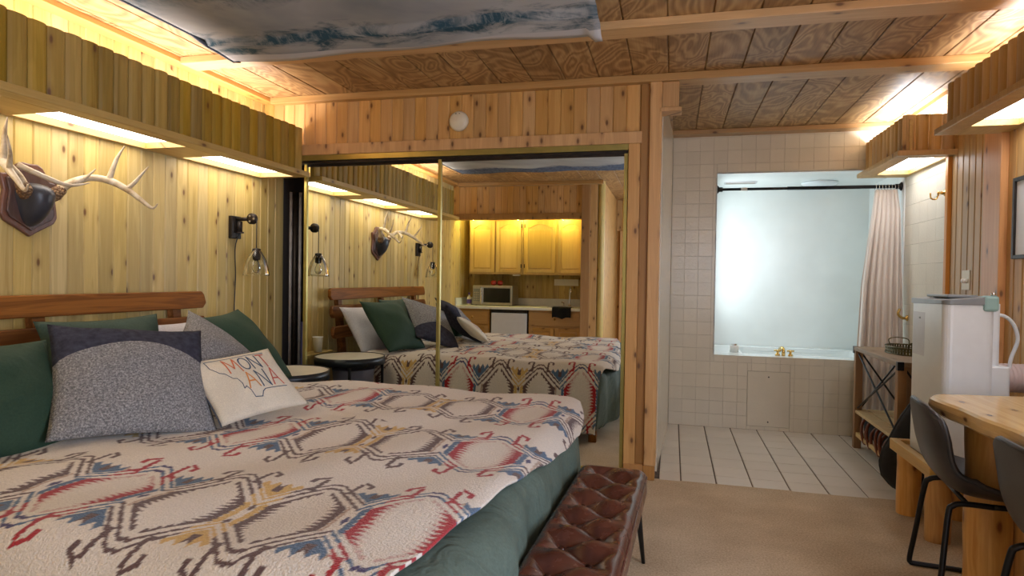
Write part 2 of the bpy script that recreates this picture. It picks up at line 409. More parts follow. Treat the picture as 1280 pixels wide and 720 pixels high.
def catmull(pts, n=6):
    P = [Vector(p) for p in pts]; out = []
    for i in range(len(P) - 1):
        a = P[max(i - 1, 0)]; b = P[i]; c = P[i + 1]; d = P[min(i + 2, len(P) - 1)]
        for k in range(n):
            t = k / n
            out.append(.5 * ((2 * b) + (c - a) * t + (2 * a - 5 * b + 4 * c - d) * t * t + (3 * b - a - 3 * c + d) * t ** 3))
    out.append(P[-1]); return out
def lerp(a, b, t): return a + (b - a) * t
def rinterp(rs, n):
    out = []
    for i in range(len(rs) - 1):
        for k in range(n): out.append(lerp(rs[i], rs[i + 1], k / n))
    out.append(rs[-1]); return out

# ================================================================== STRUCTURE
XL, XR = -2.85, 1.75          # left / right wall faces
YM, YT = 3.98, 5.57           # header wall face / tub wall face
ZC = 2.46
# ---- floor
fl = B(XL - .1, XR + .1, -2.2, 4.0, -.1, 0).build('floor', 'carpet'); fl['kind'] = 'structure'
fb = B(-.55, XR + .1, 4.0, 6.7, -.1, -.006).build('tile_bed', 'grout_dark', fl)
B(XL - .1, -.55, 4.0, 6.7, -.1, -.002).build('closet_floor', 'carpet', fl)
tm = bmesh_bevel(B(-.1, .1, -.1, .1, -.01, 0).mesh('tile', M['floor_tile']), .0025)
TS = .2074
for i in range(-1, 9):
    for j in range(0, 8):
        x = .0727 + TS * (i + .5); y1 = 5.62 - TS * j; y0 = y1 - TS
        a, b = max(x - TS / 2, -.06), min(x + TS / 2, XR); c, d = max(y0, 3.985), min(y1, YT)
        if b - a < .03 or d - c < .03: continue
        inst(tm, 'tile', fl, ((a + b) / 2, (c + d) / 2, random.uniform(-.0006, .0006)), scale=((b - a - .0075) / .2, (d - c - .0045) / .2, 1))
# ---- ceiling: slab and grooved plywood strips
ce = B(XL - .1, XR + .1, -2.3, 6.7, ZC + .012, ZC + .1).build('ceiling', 'plywood'); ce['kind'] = 'structure'
for (ya, yb) in ((-2.25, 1.6), (1.6, 3.15), (3.15, 4.0), (4.0, 5.57)):
    pm = bmesh_bevel(B(-.1, .1, ya - .0, yb, -.012, 0.).mesh('ceiling_panel', M['plywood']), .003)
    x = -.045 - .207 * 14
    while x < XR:
        a, b = max(x, XL), min(x + .207, XR)
        if b - a > .02 and not (ya >= 4.0 and b < -.15): inst(pm, 'ceiling_panel', ce, ((a + b) / 2, 0, ZC + .012), scale=((b - a - .006) / .2, 1, 1))
        x += .207
# ---- ceiling beams and trims
tn = [0]
def trim(mb, mat, bevel=.004, extra=None):
    tn[0] += 1; o = mb.build('trim_%d' % tn[0], mat, bevel=bevel); o['kind'] = 'structure'; return o
trim(B(-2.76, XR, 3.085, 3.222, 2.42, ZC), 'beam_x')
trim(B(-2.76, XR, 3.925, 4.065, 2.415, ZC), 'beam_x')
trim(B(-.08, XR, 5.44, YT, 2.425, ZC), 'beam_x')
trim(B(XL, -2.76, -.05, 4.0, 2.43, ZC), 'beam_y')
trim(B(-.12, -.02, 4.065, 5.44, 2.43, ZC), 'beam_y')
trim(B(XR - .08, XR, -2.0, 5.44, 2.43, ZC), 'beam_y')
trim(B(-2.76, -.85, -.05, .05, 2.415, ZC), 'beam_x')

# ---- left wall: every plank
def plank_mesh(w, h, t=.014, g=.006):
    """vertical tongue and groove plank, front face towards +x, local y across, z up from 0"""
    mb = MB(); y = w / 2
    prof = [(-t, -y), (-.006, -y), (0, -y + g), (0, y - g), (-.006, y), (-t, y)]
    n = len(prof)
    mb.add([(a, b, 0) for a, b in prof] + [(a, b, h) for a, b in prof], [tuple(reversed(range(n))), tuple(range(n, 2 * n))] + [(i, (i + 1) % n, n + (i + 1) % n, n + i) for i in range(n)])
    return mb
wl = B(XL - .12, XL - .014, -.9, 4.27, 0, ZC).build('wall_left', 'pine_left'); wl['kind'] = 'structure'
pm = plank_mesh(.0872, ZC).mesh('plank', M['pine_left'])
y = 2.209 + .0435 - .0873 * 34
while y < 4.24:
    inst(pm, 'plank', wl, (XL, y, 0)); y += .0873
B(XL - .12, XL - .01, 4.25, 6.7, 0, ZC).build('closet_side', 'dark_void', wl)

# ---- back wall: planked header over the mirror doors
wb = B(XL, -.10, YM + .014, YM + .12, 2.06, ZC).build('wall_back', 'pine_header'); wb['kind'] = 'structure'
pm = plank_mesh(.0822, .36).mesh('plank', M['pine_header'])
x = -2.516 - .0823 * 3.5
while x < -.19:
    inst(pm, 'plank', wb, (x, YM, 2.10), rot=(0, 0, -PI / 2)); x += .0823
# header board and track
trim(B(-2.54, -.195, YM - .022, YM, 2.055, 2.128), 'pine_trim')
trim(B(XL, -2.54, YM - .012, YM + .02, 2.055, 2.128), 'pine_trim_dark')
tr = trim(B(-2.62, -.275, YM - .012, YM + .06, 2.018, 2.055), 'brass_frame', .002)
trim(B(-2.62, -.28, YM + .0, YM + .07, 2.000, 2.018), 'dark_iron', .002)
# right casing boards, post, base
trim(B(-.275, -.205, YM - .02, YM + .05, 0, 2.055), 'pine_trim')
trim(B(-.205, -.15, YM - .006, YM + .05, 0, 2.42), 'pine_trim_dark')
trim(B(-.15, -.08, YM - .035, YM + .22, .09, 2.44), 'pine_trim')
trim(B(-.155, -.085, YM - .03, YM + .10, 0, .09), 'pine_trim_dark')
trim(B(-.275, -.155, YM - .028, YM + .02, 0, .09), 'pine_trim_dark')
trim(B(-.08, .02, YM - .03, YM + .07, 2.26, 2.415), 'pine_trim')
trim(B(-.09, .035, YM - .045, YM + .08, 2.235, 2.26), 'pine_trim')
# closet interior walls seen through the gap
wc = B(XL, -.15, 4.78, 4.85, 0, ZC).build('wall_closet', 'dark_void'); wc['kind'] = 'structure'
# wall between closet and bath, tiled on the bath side
wr = MB().prism([(-.14, 4.15), (-.075, 4.15), (-.012, 5.60), (-.14, 5.60)], 0, ZC).build('wall_bath_left', 'wall_tile'); wr['kind'] = 'structure'

# ---- mirror doors
def mirror_door(n, x0, x1, y):
    r = struct_root('door_%d' % n, ((x0 + x1) / 2, y, 0))
    B(x0 + .02, x1 - .02, y - .002, y + .004, .035, 1.99).build('mirror_pane', 'mirror', r)
    for a, b in ((x0, x0 + .024), (x1 - .024, x1)): B(a, b, y - .014, y + .02, .01, 2.01).build('frame_stile', 'brass_frame', r, bevel=.003)
    B(x0, x1, y - .012, y + .02, .01, .04).build('bottom_rail', 'brass_frame', r, bevel=.003)
    B(x0, x1, y - .012, y + .02, 1.985, 2.008).build('top_rail', 'dark_iron', r, bevel=.003)
    return r
mirror_door(1, -2.545, -1.49, 4.035)
mirror_door(2, -1.523, -.278, 4.0)
trim(B(-2.62, -.275, YM + .0, YM + .07, 0, .012), 'brass_frame', .002)

# ---- tub wall with opening, tiles one by one
OX0, OX1, OZ0, OZ1 = .347, 1.735, .607, 2.115
wt = struct_root('wall_tub', (0, YT, 0))
B(-.14, OX0, YT + .006, YT + .12, 0, ZC).build('backing', 'wall_grout', wt)
B(OX0, XR + .1, YT + .006, YT + .12, 0, OZ0 - .006).build('backing', 'wall_grout', wt)
B(OX0, XR + .1, YT + .006, YT + .12, OZ1 + .006, ZC).build('backing', 'wall_grout', wt)
wm = bmesh_bevel(B(-.05, .05, -.004, .008, -.05, .05).mesh('wall_tile', M['wall_tile']), .0009)
TW = .1098
def tiles_y(root, X0, X1, Y, Z0, Z1, skip):
    i0 = math.floor(X0 / TW)
    for i in range(i0, int(X1 / TW) + 2):
        for j in range(0, int(Z1 / TW) + 2):
            a, b = max(i * TW - .012, X0), min((i + 1) * TW - .012, X1); c, d = max(j * TW, Z0), min((j + 1) * TW, Z1)
            if b - a < .012 or d - c < .012: continue
            for piece in skip(a, b, c, d):
                a2, b2, c2, d2 = piece
                if b2 - a2 < .012 or d2 - c2 < .012: continue
                inst(wm, 'wall_tile', root, ((a2 + b2) / 2, Y, (c2 + d2) / 2), scale=((b2 - a2 - .0010) / .1, 1, (d2 - c2 - .0010) / .1))
ACC = (.615, .945, .03, .485)
def cut(rect, hole):
    a, b, c, d = rect; p, q, r, s = hole
    if b <= p or a >= q or d <= r or c >= s: return [rect]
    out = []
    if a < p: out.append((a, p, c, d))
    if b > q: out.append((q, b, c, d))
    m0, m1 = max(a, p), min(b, q)
    if c < r: out.append((m0, m1, c, r))
    if d > s: out.append((m0, m1, s, d))
    return out
def skip(a, b, c, d):
    out = []
    for r in cut((a, b, c, d), (OX0, OX1 + .1, OZ0, OZ1)): out += cut(r, ACC)
    return out
tiles_y(wt, -.012, XR, YT, 0, 2.43, skip)
ap = B(ACC[0] + .002, ACC[1] - .002, YT - .008, YT + .01, ACC[2] + .002, ACC[3] - .002).build('access_panel', 'wall_tile', wt, bevel=.002)
for z in (.07, .44): MB().lathe([(.006, 0), (.006, -.003), (.0, -.004)], ((ACC[0] + ACC[1]) / 2, YT - .008, z), 10, 'y').build('screw', 'dark_iron', ap)
B(OX0, XR, YT + .0, YT + .12, .585, OZ0 - .002).build('ledge', 'white_tub', wt, bevel=.002)
# alcove shell
al = struct_root('wall_alcove', (1.05, 6.0, 0))
B(OX0 - .1, OX0, YT + .12, 6.62, 0, 2.3).build('side_panel', 'alcove_panel', al)
B(OX0 - .1, 1.9, 6.52, 6.62, 0, 2.3).build('rear_panel', 'alcove_panel', al)
B(XR, XR + .1, YT + .12, 6.62, 0, 2.3).build('side_panel', 'alcove_panel', al)
B(OX0 - .1, 1.9, YT + .12, 6.62, 2.118, 2.2).build('ceiling_board', 'alcove_panel', al)
for (a, b, c, d) in ((OX0 - .008, OX0 + .002, OZ0, OZ1), (OX1 + .005, OX1 + .015, OZ0, OZ1)): B(a, b, YT - .004, YT + .125, c, d).build('edge_strip', 'white_tub', al)
B(OX0, OX1 + .01, YT - .004, YT + .125, OZ1 - .002, OZ1 + .01).build('edge_strip', 'white_tub', al)

wn2 = struct_root('window_2', (OX0, 6.08, .9))
for a, b, c, d in ((5.74, 5.78, .86, 2.04), (6.38, 6.42, .86, 2.04), (5.78, 6.38, .86, .9), (5.78, 6.38, 2.0, 2.04)):
    B(OX0 - .01, OX0 + .012, a, b, c, d).build('window_frame', 'white_tub', wn2, bevel=.003)
B(OX0 - .005, OX0 + .002, 5.78, 6.38, .9, 2.0).build('pane', 'window_glass', wn2)

# ---- right wall
wrr = struct_root('wall_right', (XR, 0, 0))
B(XR + .012, XR + .12, -2.1, -.35, 0, ZC).build('backing', 'pine_header', wrr)
B(XR + .012, XR + .12, 1.4, YT + .1, 0, ZC).build('backing', 'wall_grout', wrr)
B(XR + .012, XR + .12, -.35, 1.4, 0, .9).build('backing', 'pine_header', wrr)
B(XR + .012, XR + .12, -.35, 1.4, 2.0, ZC).build('backing', 'pine_header', wrr)
wm2 = bmesh_bevel(B(-.008, .008, -.05, .05, -.05, .05).mesh('wall_tile', M['wall_tile']), .0009)
TW2 = .152
for i in range(0, 7):
    for j in range(0, 17):
        a, b = max(4.74, YT - TW2 * (i + 1)), YT - TW2 * i; c, d = j * TW2, min((j + 1) * TW2, ZC - .03)
        if b - a < .02 or d - c < .02: continue
        inst(wm2, 'wall_tile', wrr, (XR + .008, (a + b) / 2, (c + d) / 2), scale=(1, (b - a - .0010) / .1, (d - c - .0010) / .1))
B(XR - .03, XR + .02, 4.70, 4.74, 0, ZC).build('corner_strip', 'post_orange', wrr, bevel=.003)
pm = plank_mesh(.0838, ZC, g=.008).mesh('plank', M['pine_slat_right'])
for i in range(6): inst(pm, 'plank', wrr, (XR - .008, 4.70 - .0838 * (i + .5), 0), rot=(0, 0, PI))
B(XR - .035, XR + .02, 4.0, 4.197, 0, ZC).build('post', 'post_orange', wrr, bevel=.004)
pm = plank_mesh(.0872, ZC, g=.008).mesh('plank', M['pine_header'])
y = 4.0 - .0436
while y > -2.0:
    if not (-.35 < y < 1.4): inst(pm, 'plank', wrr, (XR, y, 0), rot=(0, 0, PI))
    y -= .0872
pa = plank_mesh(.0872, .9, g=.008).mesh('plank', M['pine_header']); pb = plank_mesh(.0872, .46, g=.008).mesh('plank', M['pine_header'])
y = -.31
while y < 1.4:
    inst(pa, 'plank', wrr, (XR, y, 0), rot=(0, 0, PI)); inst(pb, 'plank', wrr, (XR, y, 2.0), rot=(0, 0, PI)); y += .0872
wn = struct_root('window_1', (XR, .52, .9))
for a, b, c, d in ((-.35, -.29, .9, 2.0), (1.34, 1.4, .9, 2.0), (-.29, 1.34, .9, .96), (-.29, 1.34, 1.94, 2.0), (.50, .55, .96, 1.94)):
    B(XR - .02, XR + .10, a, b, c, d).build('window_frame', 'post_orange', wn, bevel=.004)
B(XR + .07, XR + .075, -.29, .50, .96, 1.94).build('pane', 'window_glass', wn)
B(XR + .07, XR + .075, .55, 1.34, .96, 1.94).build('pane', 'window_glass', wn)

# ---- rear walls seen in the mirror
wh = B(XL, -.95, -.15, -.064, 2.02, ZC).build('wall_rear', 'pine_header'); wh['kind'] = 'structure'
pm = plank_mesh(.0822, .40).mesh('plank', M['pine_header'])
x = XL + .041
while x < -1.12:
    inst(pm, 'plank', wh, (x, -.05, 2.06), rot=(0, 0, PI / 2)); x += .0823
B(XL, -1.1, -.16, -.035, 1.985, 2.06).build('lintel', 'pine_trim_dark', wh, bevel=.004)
trim(B(-1.13, -1.02, -.16, -.03, 0, ZC), 'pine_trim_dark')
trim(B(-1.02, -.93, -.16, -.045, 0, ZC), 'pine_header')
trim(MB().lathe([(.045, 0), (.045, ZC)], (-.885, -.09, 0), 16), 'pine_left')
wrb = B(-1.0, -.86, -2.1, -.16, 0, ZC).build('wall_passage', 'pine_header'); wrb['kind'] = 'structure'
wfar = B(-1.0, XR + .1, -2.2, -2.08, 0, ZC).build('wall_far', 'pine_header'); wfar['kind'] = 'structure'
x = -.82
pm = plank_mesh(.0822, .50).mesh('plank', M['pine_header'])
while x < 1.7:
    inst(pm, 'plank', wfar, (x, -2.066, 1.98), rot=(0, 0, PI / 2)); x += .0823
dd = struct_root('door_3', (-.3, -2.07, 0))
B(-.72, .10, -2.08, -2.045, 0, 1.93).build('door_leaf', 'door_paint', dd, bevel=.003)
for a, b in ((-.80, -.72), (.10, .18)): B(a, b, -2.08, -2.03, 0, 1.98).build('door_frame', 'pine_trim', dd, bevel=.003)
MB().lathe([(.0, 0), (.028, .01), (.028, .03), (.0, .05)], (.03, -2.045, .95), 14, 'y').build('door_knob', 'brass', dd)
B(.18, XR, -2.08, -2.066, 0, 1.98).build('lower_lining', 'pine_header', wfar)

# ---- baseboards
def basebd(side, mb, mat='pine_trim'):
    o = mb.build('baseboard_' + side, mat, bevel=.003); o['kind'] = 'structure'
basebd('left', B(XL, XL + .014, -.05, 4.25, 0, .09))
basebd('right', B(XR - .02, XR, -2.0, 4.0, 0, .09))

# ================================================================== VALANCES (log slat pelmets with strip lights)
def slat(w, h, d=.019):
    """rounded half log slat, curved face towards +x, domed top edge following the curve"""
    mb = MB(); n = 7; pr = []
    for i in range(n):
        a = -1 + 2 * i / (n - 1); pr.append((d * math.sqrt(max(0, 1 - (a * .93) ** 2)), a * w / 2))
    poly = [(-.006, -w / 2)] + pr + [(-.006, w / 2)]
    N = len(poly)
    mb.add([(a, b, 0) for a, b in poly] + [(a, b, h) for a, b in poly], [tuple(reversed(range(N))), tuple(range(N, 2 * N))] + [(i, (i + 1) % N, N + (i + 1) % N, N + i) for i in range(N)])
    return mb
def valance(label, side, xf, xw, y0, y1, z0, z1, mat, openings, panel, end=None, proud=.045):
    """side=+1: the slats face +x (left wall); side=-1: they face -x"""
    t = thing('light_valance', label, 'light valance', (xf, (y0 + y1) / 2, z0), 'light valances along the walls')
    hgt = z1 - z0 - .03
    me = slat(.0795, hgt).mesh('slat', M[mat])
    y = y1 - .04
    while y > y0 + .03:
        inst(me, 'slat', t, (xf - side * .028, y, z0 + .03), rot=(0, 0, 0 if side > 0 else PI), scale=(1, 1, 1 + random.uniform(-.012, .012))); y -= .0812
    xs = sorted((xf - side * .034, xf - side * .052)); B(xs[0], xs[1], y0, y1, z0 + .03, z1 - .03).build('backing_board', 'pine_board_y', t)
    # bottom board, split round its openings
    xa, xb = sorted((xf + side * proud, xw)); ia, ib = sorted((xf - side * .055, xw + side * .035))
    o = [y0] + [v for p in openings for v in p] + [y1]
    mb = MB(); mb.box(*sorted((xf + side * proud, xf - side * .055)), y0, y1, z0, z0 + .034)
    mb.build('front_board', mat if side < 0 else 'pine_board_y', t, bevel=.004)
    MB().box(*sorted((xw + side * .035, xw)), y0, y1, z0, z0 + .034).build('wall_cleat', 'pine_board_y', t)
    for k in range(0, len(o), 2): B(ia, ib, o[k], o[k + 1], z0, z0 + .034).build('cross_board', 'pine_board_y', t)
    for p in openings:
        B(ia - .01, ib + .01, p[0] - .01, p[1] + .01, z0 + .036, z0 + .042).build('light_panel', panel, t)
    if end is not None:
        yy = y0 if end < 0 else y1; n = 5; w = (abs(xw - xf)) / 4.
        me2 = slat(w * .97, hgt).mesh('slat', M[mat])
        for k in range(4):
            inst(me2, 'slat', t, (min(xf, xw) + w * (k + .5), yy + end * (-.028), z0 + .03), rot=(0, 0, end * PI / 2))
        B(min(xa, xw), max(xb, xw) if side > 0 else xw, *sorted((yy + end * proud, yy - end * .02)), z0, z0 + .034).build('end_board', mat, t, bevel=.004)
    return t
valance('long rounded-slat wooden light valance on the left wall above the bed', 1, -2.50, XL, .84, 3.955, 1.90, 2.235, 'pine_slat',
        [(1.20, 1.93), (2.17, 2.90), (3.17, 3.90)], 'lamp_panel_left')
valance('rounded-slat wooden light valance on the right wall above the table', -1, 1.445, XR, .2, 4.03, 2.05, 2.325, 'pine_slat_right',
        [(.6, 1.5), (1.75, 2.65), (2.9, 3.82)], 'lamp_panel_right')
valance('short rounded-slat wooden light valance beside the tiled tub wall', -1, 1.445, XR, 4.66, 5.56, 2.05, 2.325, 'pine_slat_right',
        [(4.72, 5.40)], 'lamp_panel_right', end=-1)

# ================================================================== SMALL WALL THINGS
t = thing('smoke_detector', 'round cream smoke detector on the planked header above the mirrors', 'smoke detector', (-1.377, YM, 2.243))
MB().lathe([(.066, -.002), (.066, -.012), (.06, -.024), (.05, -.032), (.0, -.034)], (-1.377, YM, 2.243), 28, 'y').build('housing', 'cream_plastic', t, True)
for dx in (-.012, .012): B(-1.377 + dx - .004, -1.377 + dx + .004, YM - .035, YM - .032, 2.285, 2.289).build('vent_slot', 'dark_iron', t)
t = thing('light_switch', 'beige double dimmer switch plate on the narrow right wall planks', 'switch', (XR - .01, 4.447, 1.25))
B(XR - .014, XR - .008, 4.395, 4.50, 1.19, 1.31).build('plate', 'cream_plastic', t, bevel=.002)
for y in (4.425, 4.47): MB().lathe([(.014, 0), (.013, -.012), (.0, -.013)], (XR - .014, y, 1.245), 14, 'x').build('dimmer_knob', 'paper', t, True)
t = thing('robe_hook', 'small brass double robe hook on the white side tiles', 'hook', (XR, 4.81, 1.82))
MB().lathe([(.022, 0), (.022, -.006), (.012, -.01), (.010, -.04), (.016, -.046), (0, -.05)], (XR, 4.81, 1.83), 14, 'x').build('post', 'brass', t, True)
MB().tube(catmull([(XR - .04, 4.81, 1.825), (XR - .055, 4.81, 1.79), (XR - .085, 4.81, 1.795), (XR - .09, 4.81, 1.83)]), .005).build('hook_arm', 'brass', t, True)
t = thing('picture_frame', 'dark thin-framed picture hanging on the right wall planks', 'picture', (XR, 3.62, 1.36))
for a, b, c, d in ((3.40, 3.42, 1.36, 1.785), (3.88, 3.90, 1.36, 1.785), (3.42, 3.88, 1.36, 1.38), (3.42, 3.88, 1.765, 1.785)):
    B(XR - .022, XR, a, b, c, d).build('frame_rail', 'dark_iron', t, bevel=.002)
B(XR - .01, XR - .002, 3.42, 3.88, 1.38, 1.765).build('print', 'art_print', t)

# ================================================================== TAPESTRY ON THE CEILING
def tap(u, v):
    x = lerp(-2.385, -.345, u); y = lerp(.95, 3.06, v)
    sag = .012 * math.sin(PI * u) * (1 - abs(2 * v - 1) ** 4) + .006 * math.sin(u * 17 + v * 5)
    y += .018 * math.sin(u * 7.1) * v ** 6
    z = 2.405 - sag + (.02 if v < .9 else .0)
    if v > .93: z -= .012 * (v - .93) / .07
    if u > .97 and v > .95: z -= .03
    return x, y, z
tp = MB().grid(tap, 60, 60)
o = tp.build('tapestry', 'tapestry', smooth=True); tag(o, 'large grey-blue misty mountain tapestry stretched under the ceiling', 'tapestry')
md = o.modifiers.new('solid', 'SOLIDIFY'); md.thickness = .003
MB().tube([tap(0.0, v / 20) for v in range(21)], .009, 8).build('side_hem', 'tapestry_hem', o, True)
MB().tube([tap(.0, 1), tap(.02, 1)], .009, 8).build('corner_pin', 'dark_iron', o, True)
# printed conifer twigs, flat print on the cloth
tw = MB(); rng = random.Random(3)
def ribbon(mb, p, q, w, z):
    d = Vector((q[0] - p[0], q[1] - p[1])).normalized() * w; n = Vector((-d.y, d.x))
    mb.add([(p[0] + n.x, p[1] + n.y, z), (p[0] - n.x, p[1] - n.y, z), (q[0] - n.x * .3, q[1] - n.y * .3, z), (q[0] + n.x * .3, q[1] + n.y * .3, z)], [(0, 1, 2, 3)])
for (bx, by, ang, L) in ((-1.90, 2.10, .35, .30), (-1.62, 2.16, .15, .24), (-1.70, 2.05, .6, .30), (-1.35, 2.02, 1.0, .30)):
    for i in range(16):
        f = i / 16; px_, py_ = bx + math.cos(ang) * L * f, by + math.sin(ang) * L * f
        for sgn in (-1, 1):
            a2 = ang + sgn * .9; l2 = .05 * (1 - f * .6) * rng.uniform(.6, 1.2)
            ribbon(tw, (px_, py_), (px_ + math.cos(a2) * l2, py_ + math.sin(a2) * l2), .0055, 2.404)
    ribbon(tw, (bx, by), (bx + math.cos(ang) * L, by + math.sin(ang) * L), .006, 2.404)
tw.build('twig_print', 'tapestry_hem', o)

# ================================================================== ANTLER MOUNT
t = thing('antler_mount', 'elk antlers on a dark shield plaque high on the left wall', 'antler mount', (XL, 2.25, 1.37))
def shield(cy, cz, k):
    pts = [(0, .160), (.035, .163), (.06, .15), (.075, .125), (.10, .105), (.135, .10), (.128, .07), (.118, .03), (.128, -.03), (.132, -.075), (.115, -.105), (.07, -.13), (.03, -.152), (0, -.172)]
    full = pts + [(-a, b) for a, b in pts[::-1][1:-1]]
    return [(cy + a * k, cz + b * k) for a, b in full]
cy, cz = 2.268, 1.545
MB().prism(shield(cy, cz, 1.), XL + .001, XL + .02, 'x').build('plaque', M.setdefault('plaque_wood', wood('plaque_wood', (.20, .085, .055), (.10, .038, .026), knots=0, rough=.3)), t, bevel=.006)
MB().prism(shield(cy, cz, .84), XL + .018, XL + .030, 'x').build('plaque_face', M.setdefault('plaque_face', wood('plaque_face', (.115, .06, .05), (.06, .032, .028), knots=0, rough=.25)), t, bevel=.004)
def dome(u, v):
    th = 2 * PI * u; ph = PI / 2 * v
    r = math.cos(ph); bulge = 1 + .12 * math.sin(3 * th + .5) * (1 - v)
    return (XL + .03 + .095 * math.sin(ph), cy + .078 * r * bulge * math.cos(th), cz - .005 + (.095 * r * bulge * math.sin(th) * (1.15 if math.sin(th) < 0 else .8)) + .02 * math.sin(ph))
MB().grid(dome, 36, 12).build('skull_cap', M.setdefault('black_skull', plain('black_skull', (.035, .037, .048), .38, 0, .2)), t, True)
def antler(s):
    a = thing('x', None, None) if False else None
    def P(x, y, z): return (x, cy + s * y, z)
    base = P(XL + .075, .07, cz + .03)
    beam = catmull([base, P(XL + .10, .12, cz + .085), P(XL + .135, .20, cz + .125), P(XL + .20, .255, cz + .115), P(XL + .27, .285, cz + .075), P(XL + .33, .30, cz + .03), P(XL + .385, .315, cz - .01), P(XL + .41, .322, cz + .012)], 7)
    r = rinterp([.024, .019, .0165, .0175, .0145, .011, .007, .003], 7)
    ob = MB().tube(beam, r, 10).build('antler', 'antler', t, True)
    MB().tube(catmull([P(XL + .055, .05, cz + .0), base, P(XL + .088, .10, cz + .06)], 4), rinterp([.020, .032, .022], 4), 12).build('burr', 'burr', ob, True)
    def tine(pts, rr, n=6): MB().tube(catmull([P(*p) for p in pts], n), rinterp(rr, n), 8).build('tine', 'antler', ob, True)
    tine([(XL + .19, .25, cz + .117), (XL + .205, .258, cz + .17), (XL + .22, .268, cz + .225), (XL + .253, .282, cz + .29)], [.015, .012, .009, .002])
    tine([(XL + .265, .283, cz + .08), (XL + .29, .30, cz + .11), (XL + .31, .315, cz + .145), (XL + .335, .345, cz + .20)], [.012, .010, .007, .002])
    # short hooked brow tine sweeping over the skull
    if s < 0: tine([(XL + .15, .16, cz + .125), (XL + .21, .10, cz + .085), (XL + .26, .02, cz + .055), (XL + .30, -.05, cz + .075)], [.013, .011, .008, .002])
    else: tine([(XL + .12, .17, cz + .11), (XL + .15, .175, cz + .13), (XL + .18, .19, cz + .165)], [.010, .007, .002])
antler(1); antler(-1)

# ================================================================== WALL LAMP (pulley sconce)
t = thing('pulley_wall_lamp', 'black pulley wall lamp with a clear glass shade beside the mirror', 'wall lamp', (XL, 3.52, 1.45))
ly = 3.76
B(XL, XL + .028, ly - .14, ly - .045, 1.455, 1.605).build('wall_plate', 'dark_iron', t, bevel=.004)
MB().tube([(XL + .02, ly - .09, 1.585), (XL + .135, ly - .09, 1.585)], .013, 10).build('arm', 'dark_iron', t, True)
MB().tube([(XL + .045, ly - .085, 1.50), (XL + .045, ly - .085, 1.57)], .018, 10).build('cord_socket', 'dark_iron', t, True)
MB().lathe([(.028, 0), (.028, .008)], (XL + .045, ly - .085, 1.492), 14).build('socket_rim', 'dark_iron', t)
wm_ = MB().lathe([(.012, -.010), (.036, -.010), (.030, 0), (.036, .010), (.012, .010)], (XL + .155, ly - .105, 1.585), 24, 'y')
pw = wm_.build('pulley_wheel', 'dark_iron', t, True)
for k in range(3):
    a = k * 2 * PI / 3; MB().lathe([(.007, 0), (.007, -.004), (0, -.005)], (XL + .155 + .02 * math.cos(a), ly - .115, 1.585 + .02 * math.sin(a)), 8, 'y').build('rivet', 'steel', pw)
MB().tube([(XL + .190, ly - .105, 1.585), (XL + .190, ly - .105, 1.39)], .0035, 8).build('hanging_cord', 'rubber', t, True)
lx, lyy = XL + .190, ly - .105
MB().lathe([(.006, 1.392), (.026, 1.388), (.028, 1.35), (.024, 1.325), (.024, 1.315)], (lx, lyy, 0), 18).build('socket_cap', 'dark_iron', t, True)
MB().lathe([(.028, 1.375), (.040, 1.355), (.060, 1.315), (.074, 1.27), (.081, 1.225), (.083, 1.212), (.080, 1.212), (.078, 1.225), (.071, 1.27), (.057, 1.315), (.037, 1.355), (.025, 1.372)], (lx, lyy, 0), 30, caps=False).build('glass_shade', 'glass', t, True)
MB().lathe([(.0, 1.325), (.012, 1.32), (.014, 1.305), (.026, 1.275), (.028, 1.255), (.02, 1.235), (0, 1.227)], (lx, lyy, 0), 16).build('bulb', 'glass', t, True)
MB().tube(catmull([(XL + .045, ly - .085, 1.49), (XL + .02, ly - .095, 1.40), (XL + .016, ly - .085, 1.2), (XL + .02, ly - .10, 1.0), (XL + .016, ly - .09, .8), (XL + .02, ly - .07, .62)]), .0035, 6).build('power_cord', 'rubber', t, True)
copy = copy_tree(t); copy.location = (XL, 3.52 - 2.42, 1.45); tag(copy, 'second black pulley wall lamp, seen only in the mirror past the headboard')

# ================================================================== CLOSET GAP: pipes and bins
g = 'grey pipes standing in the closet gap'
for i, (x, r) in enumerate(((-2.83, .012), (-2.805, .018), (-2.775, .012))):
    tag(MB().tube([(x, 4.3 + .02 * i, .01), (x, 4.3 + .02 * i, 1.85)], r, 10).build('pipe', 'pipe_grey' if i != 1 else 'dark_iron', smooth=True), 'thin %s pipe in the dark closet gap' % ('leftmost grey', 'dark middle', 'rightmost grey')[i], 'pipe', g)
tag(MB().prism([(-2.80, 4.36), (-2.66, 4.36), (-2.66, 4.60), (-2.80, 4.60)], .012, .86).build('storage_bin', 'blue_bin', bevel=.02, seg=3), 'tall dark blue bin inside the closet gap beside the mirror', 'bin')

# ================================================================== LEDGE, NIGHTSTAND, CUP
tag(B(XL + .016, XL + .14, 3.33, 3.95, .575, .602).build('wall_ledge', 'pine_left', bevel=.003), 'narrow pine ledge on the left wall beside the bed', 'shelf')
nx, ny, nz = -2.40, 3.62, .60
t = thing('nightstand', 'round nightstand with pale top and black rim beside the bed', 'nightstand', (nx, ny, 0))
MB().lathe([(.0, nz), (.258, nz), (.258, nz - .012), (.0, nz - .012)], (nx, ny, 0), 48).build('tabletop', 'tabletop', t)
MB().lathe([(.258, nz + .004), (.265, nz + .004), (.265, nz - .055), (.258, nz - .055)], (nx, ny, 0), 48, caps=False).build('rim', 'drum_rim', t, True)
for k in range(4):
    a = PI / 4 + k * PI / 2 + .3
    B(nx + .245 * math.cos(a) - .008, nx + .245 * math.cos(a) + .008, ny + .245 * math.sin(a) - .008, ny + .245 * math.sin(a) + .008, 0, nz - .05).build('leg', 'drum_rim', t)
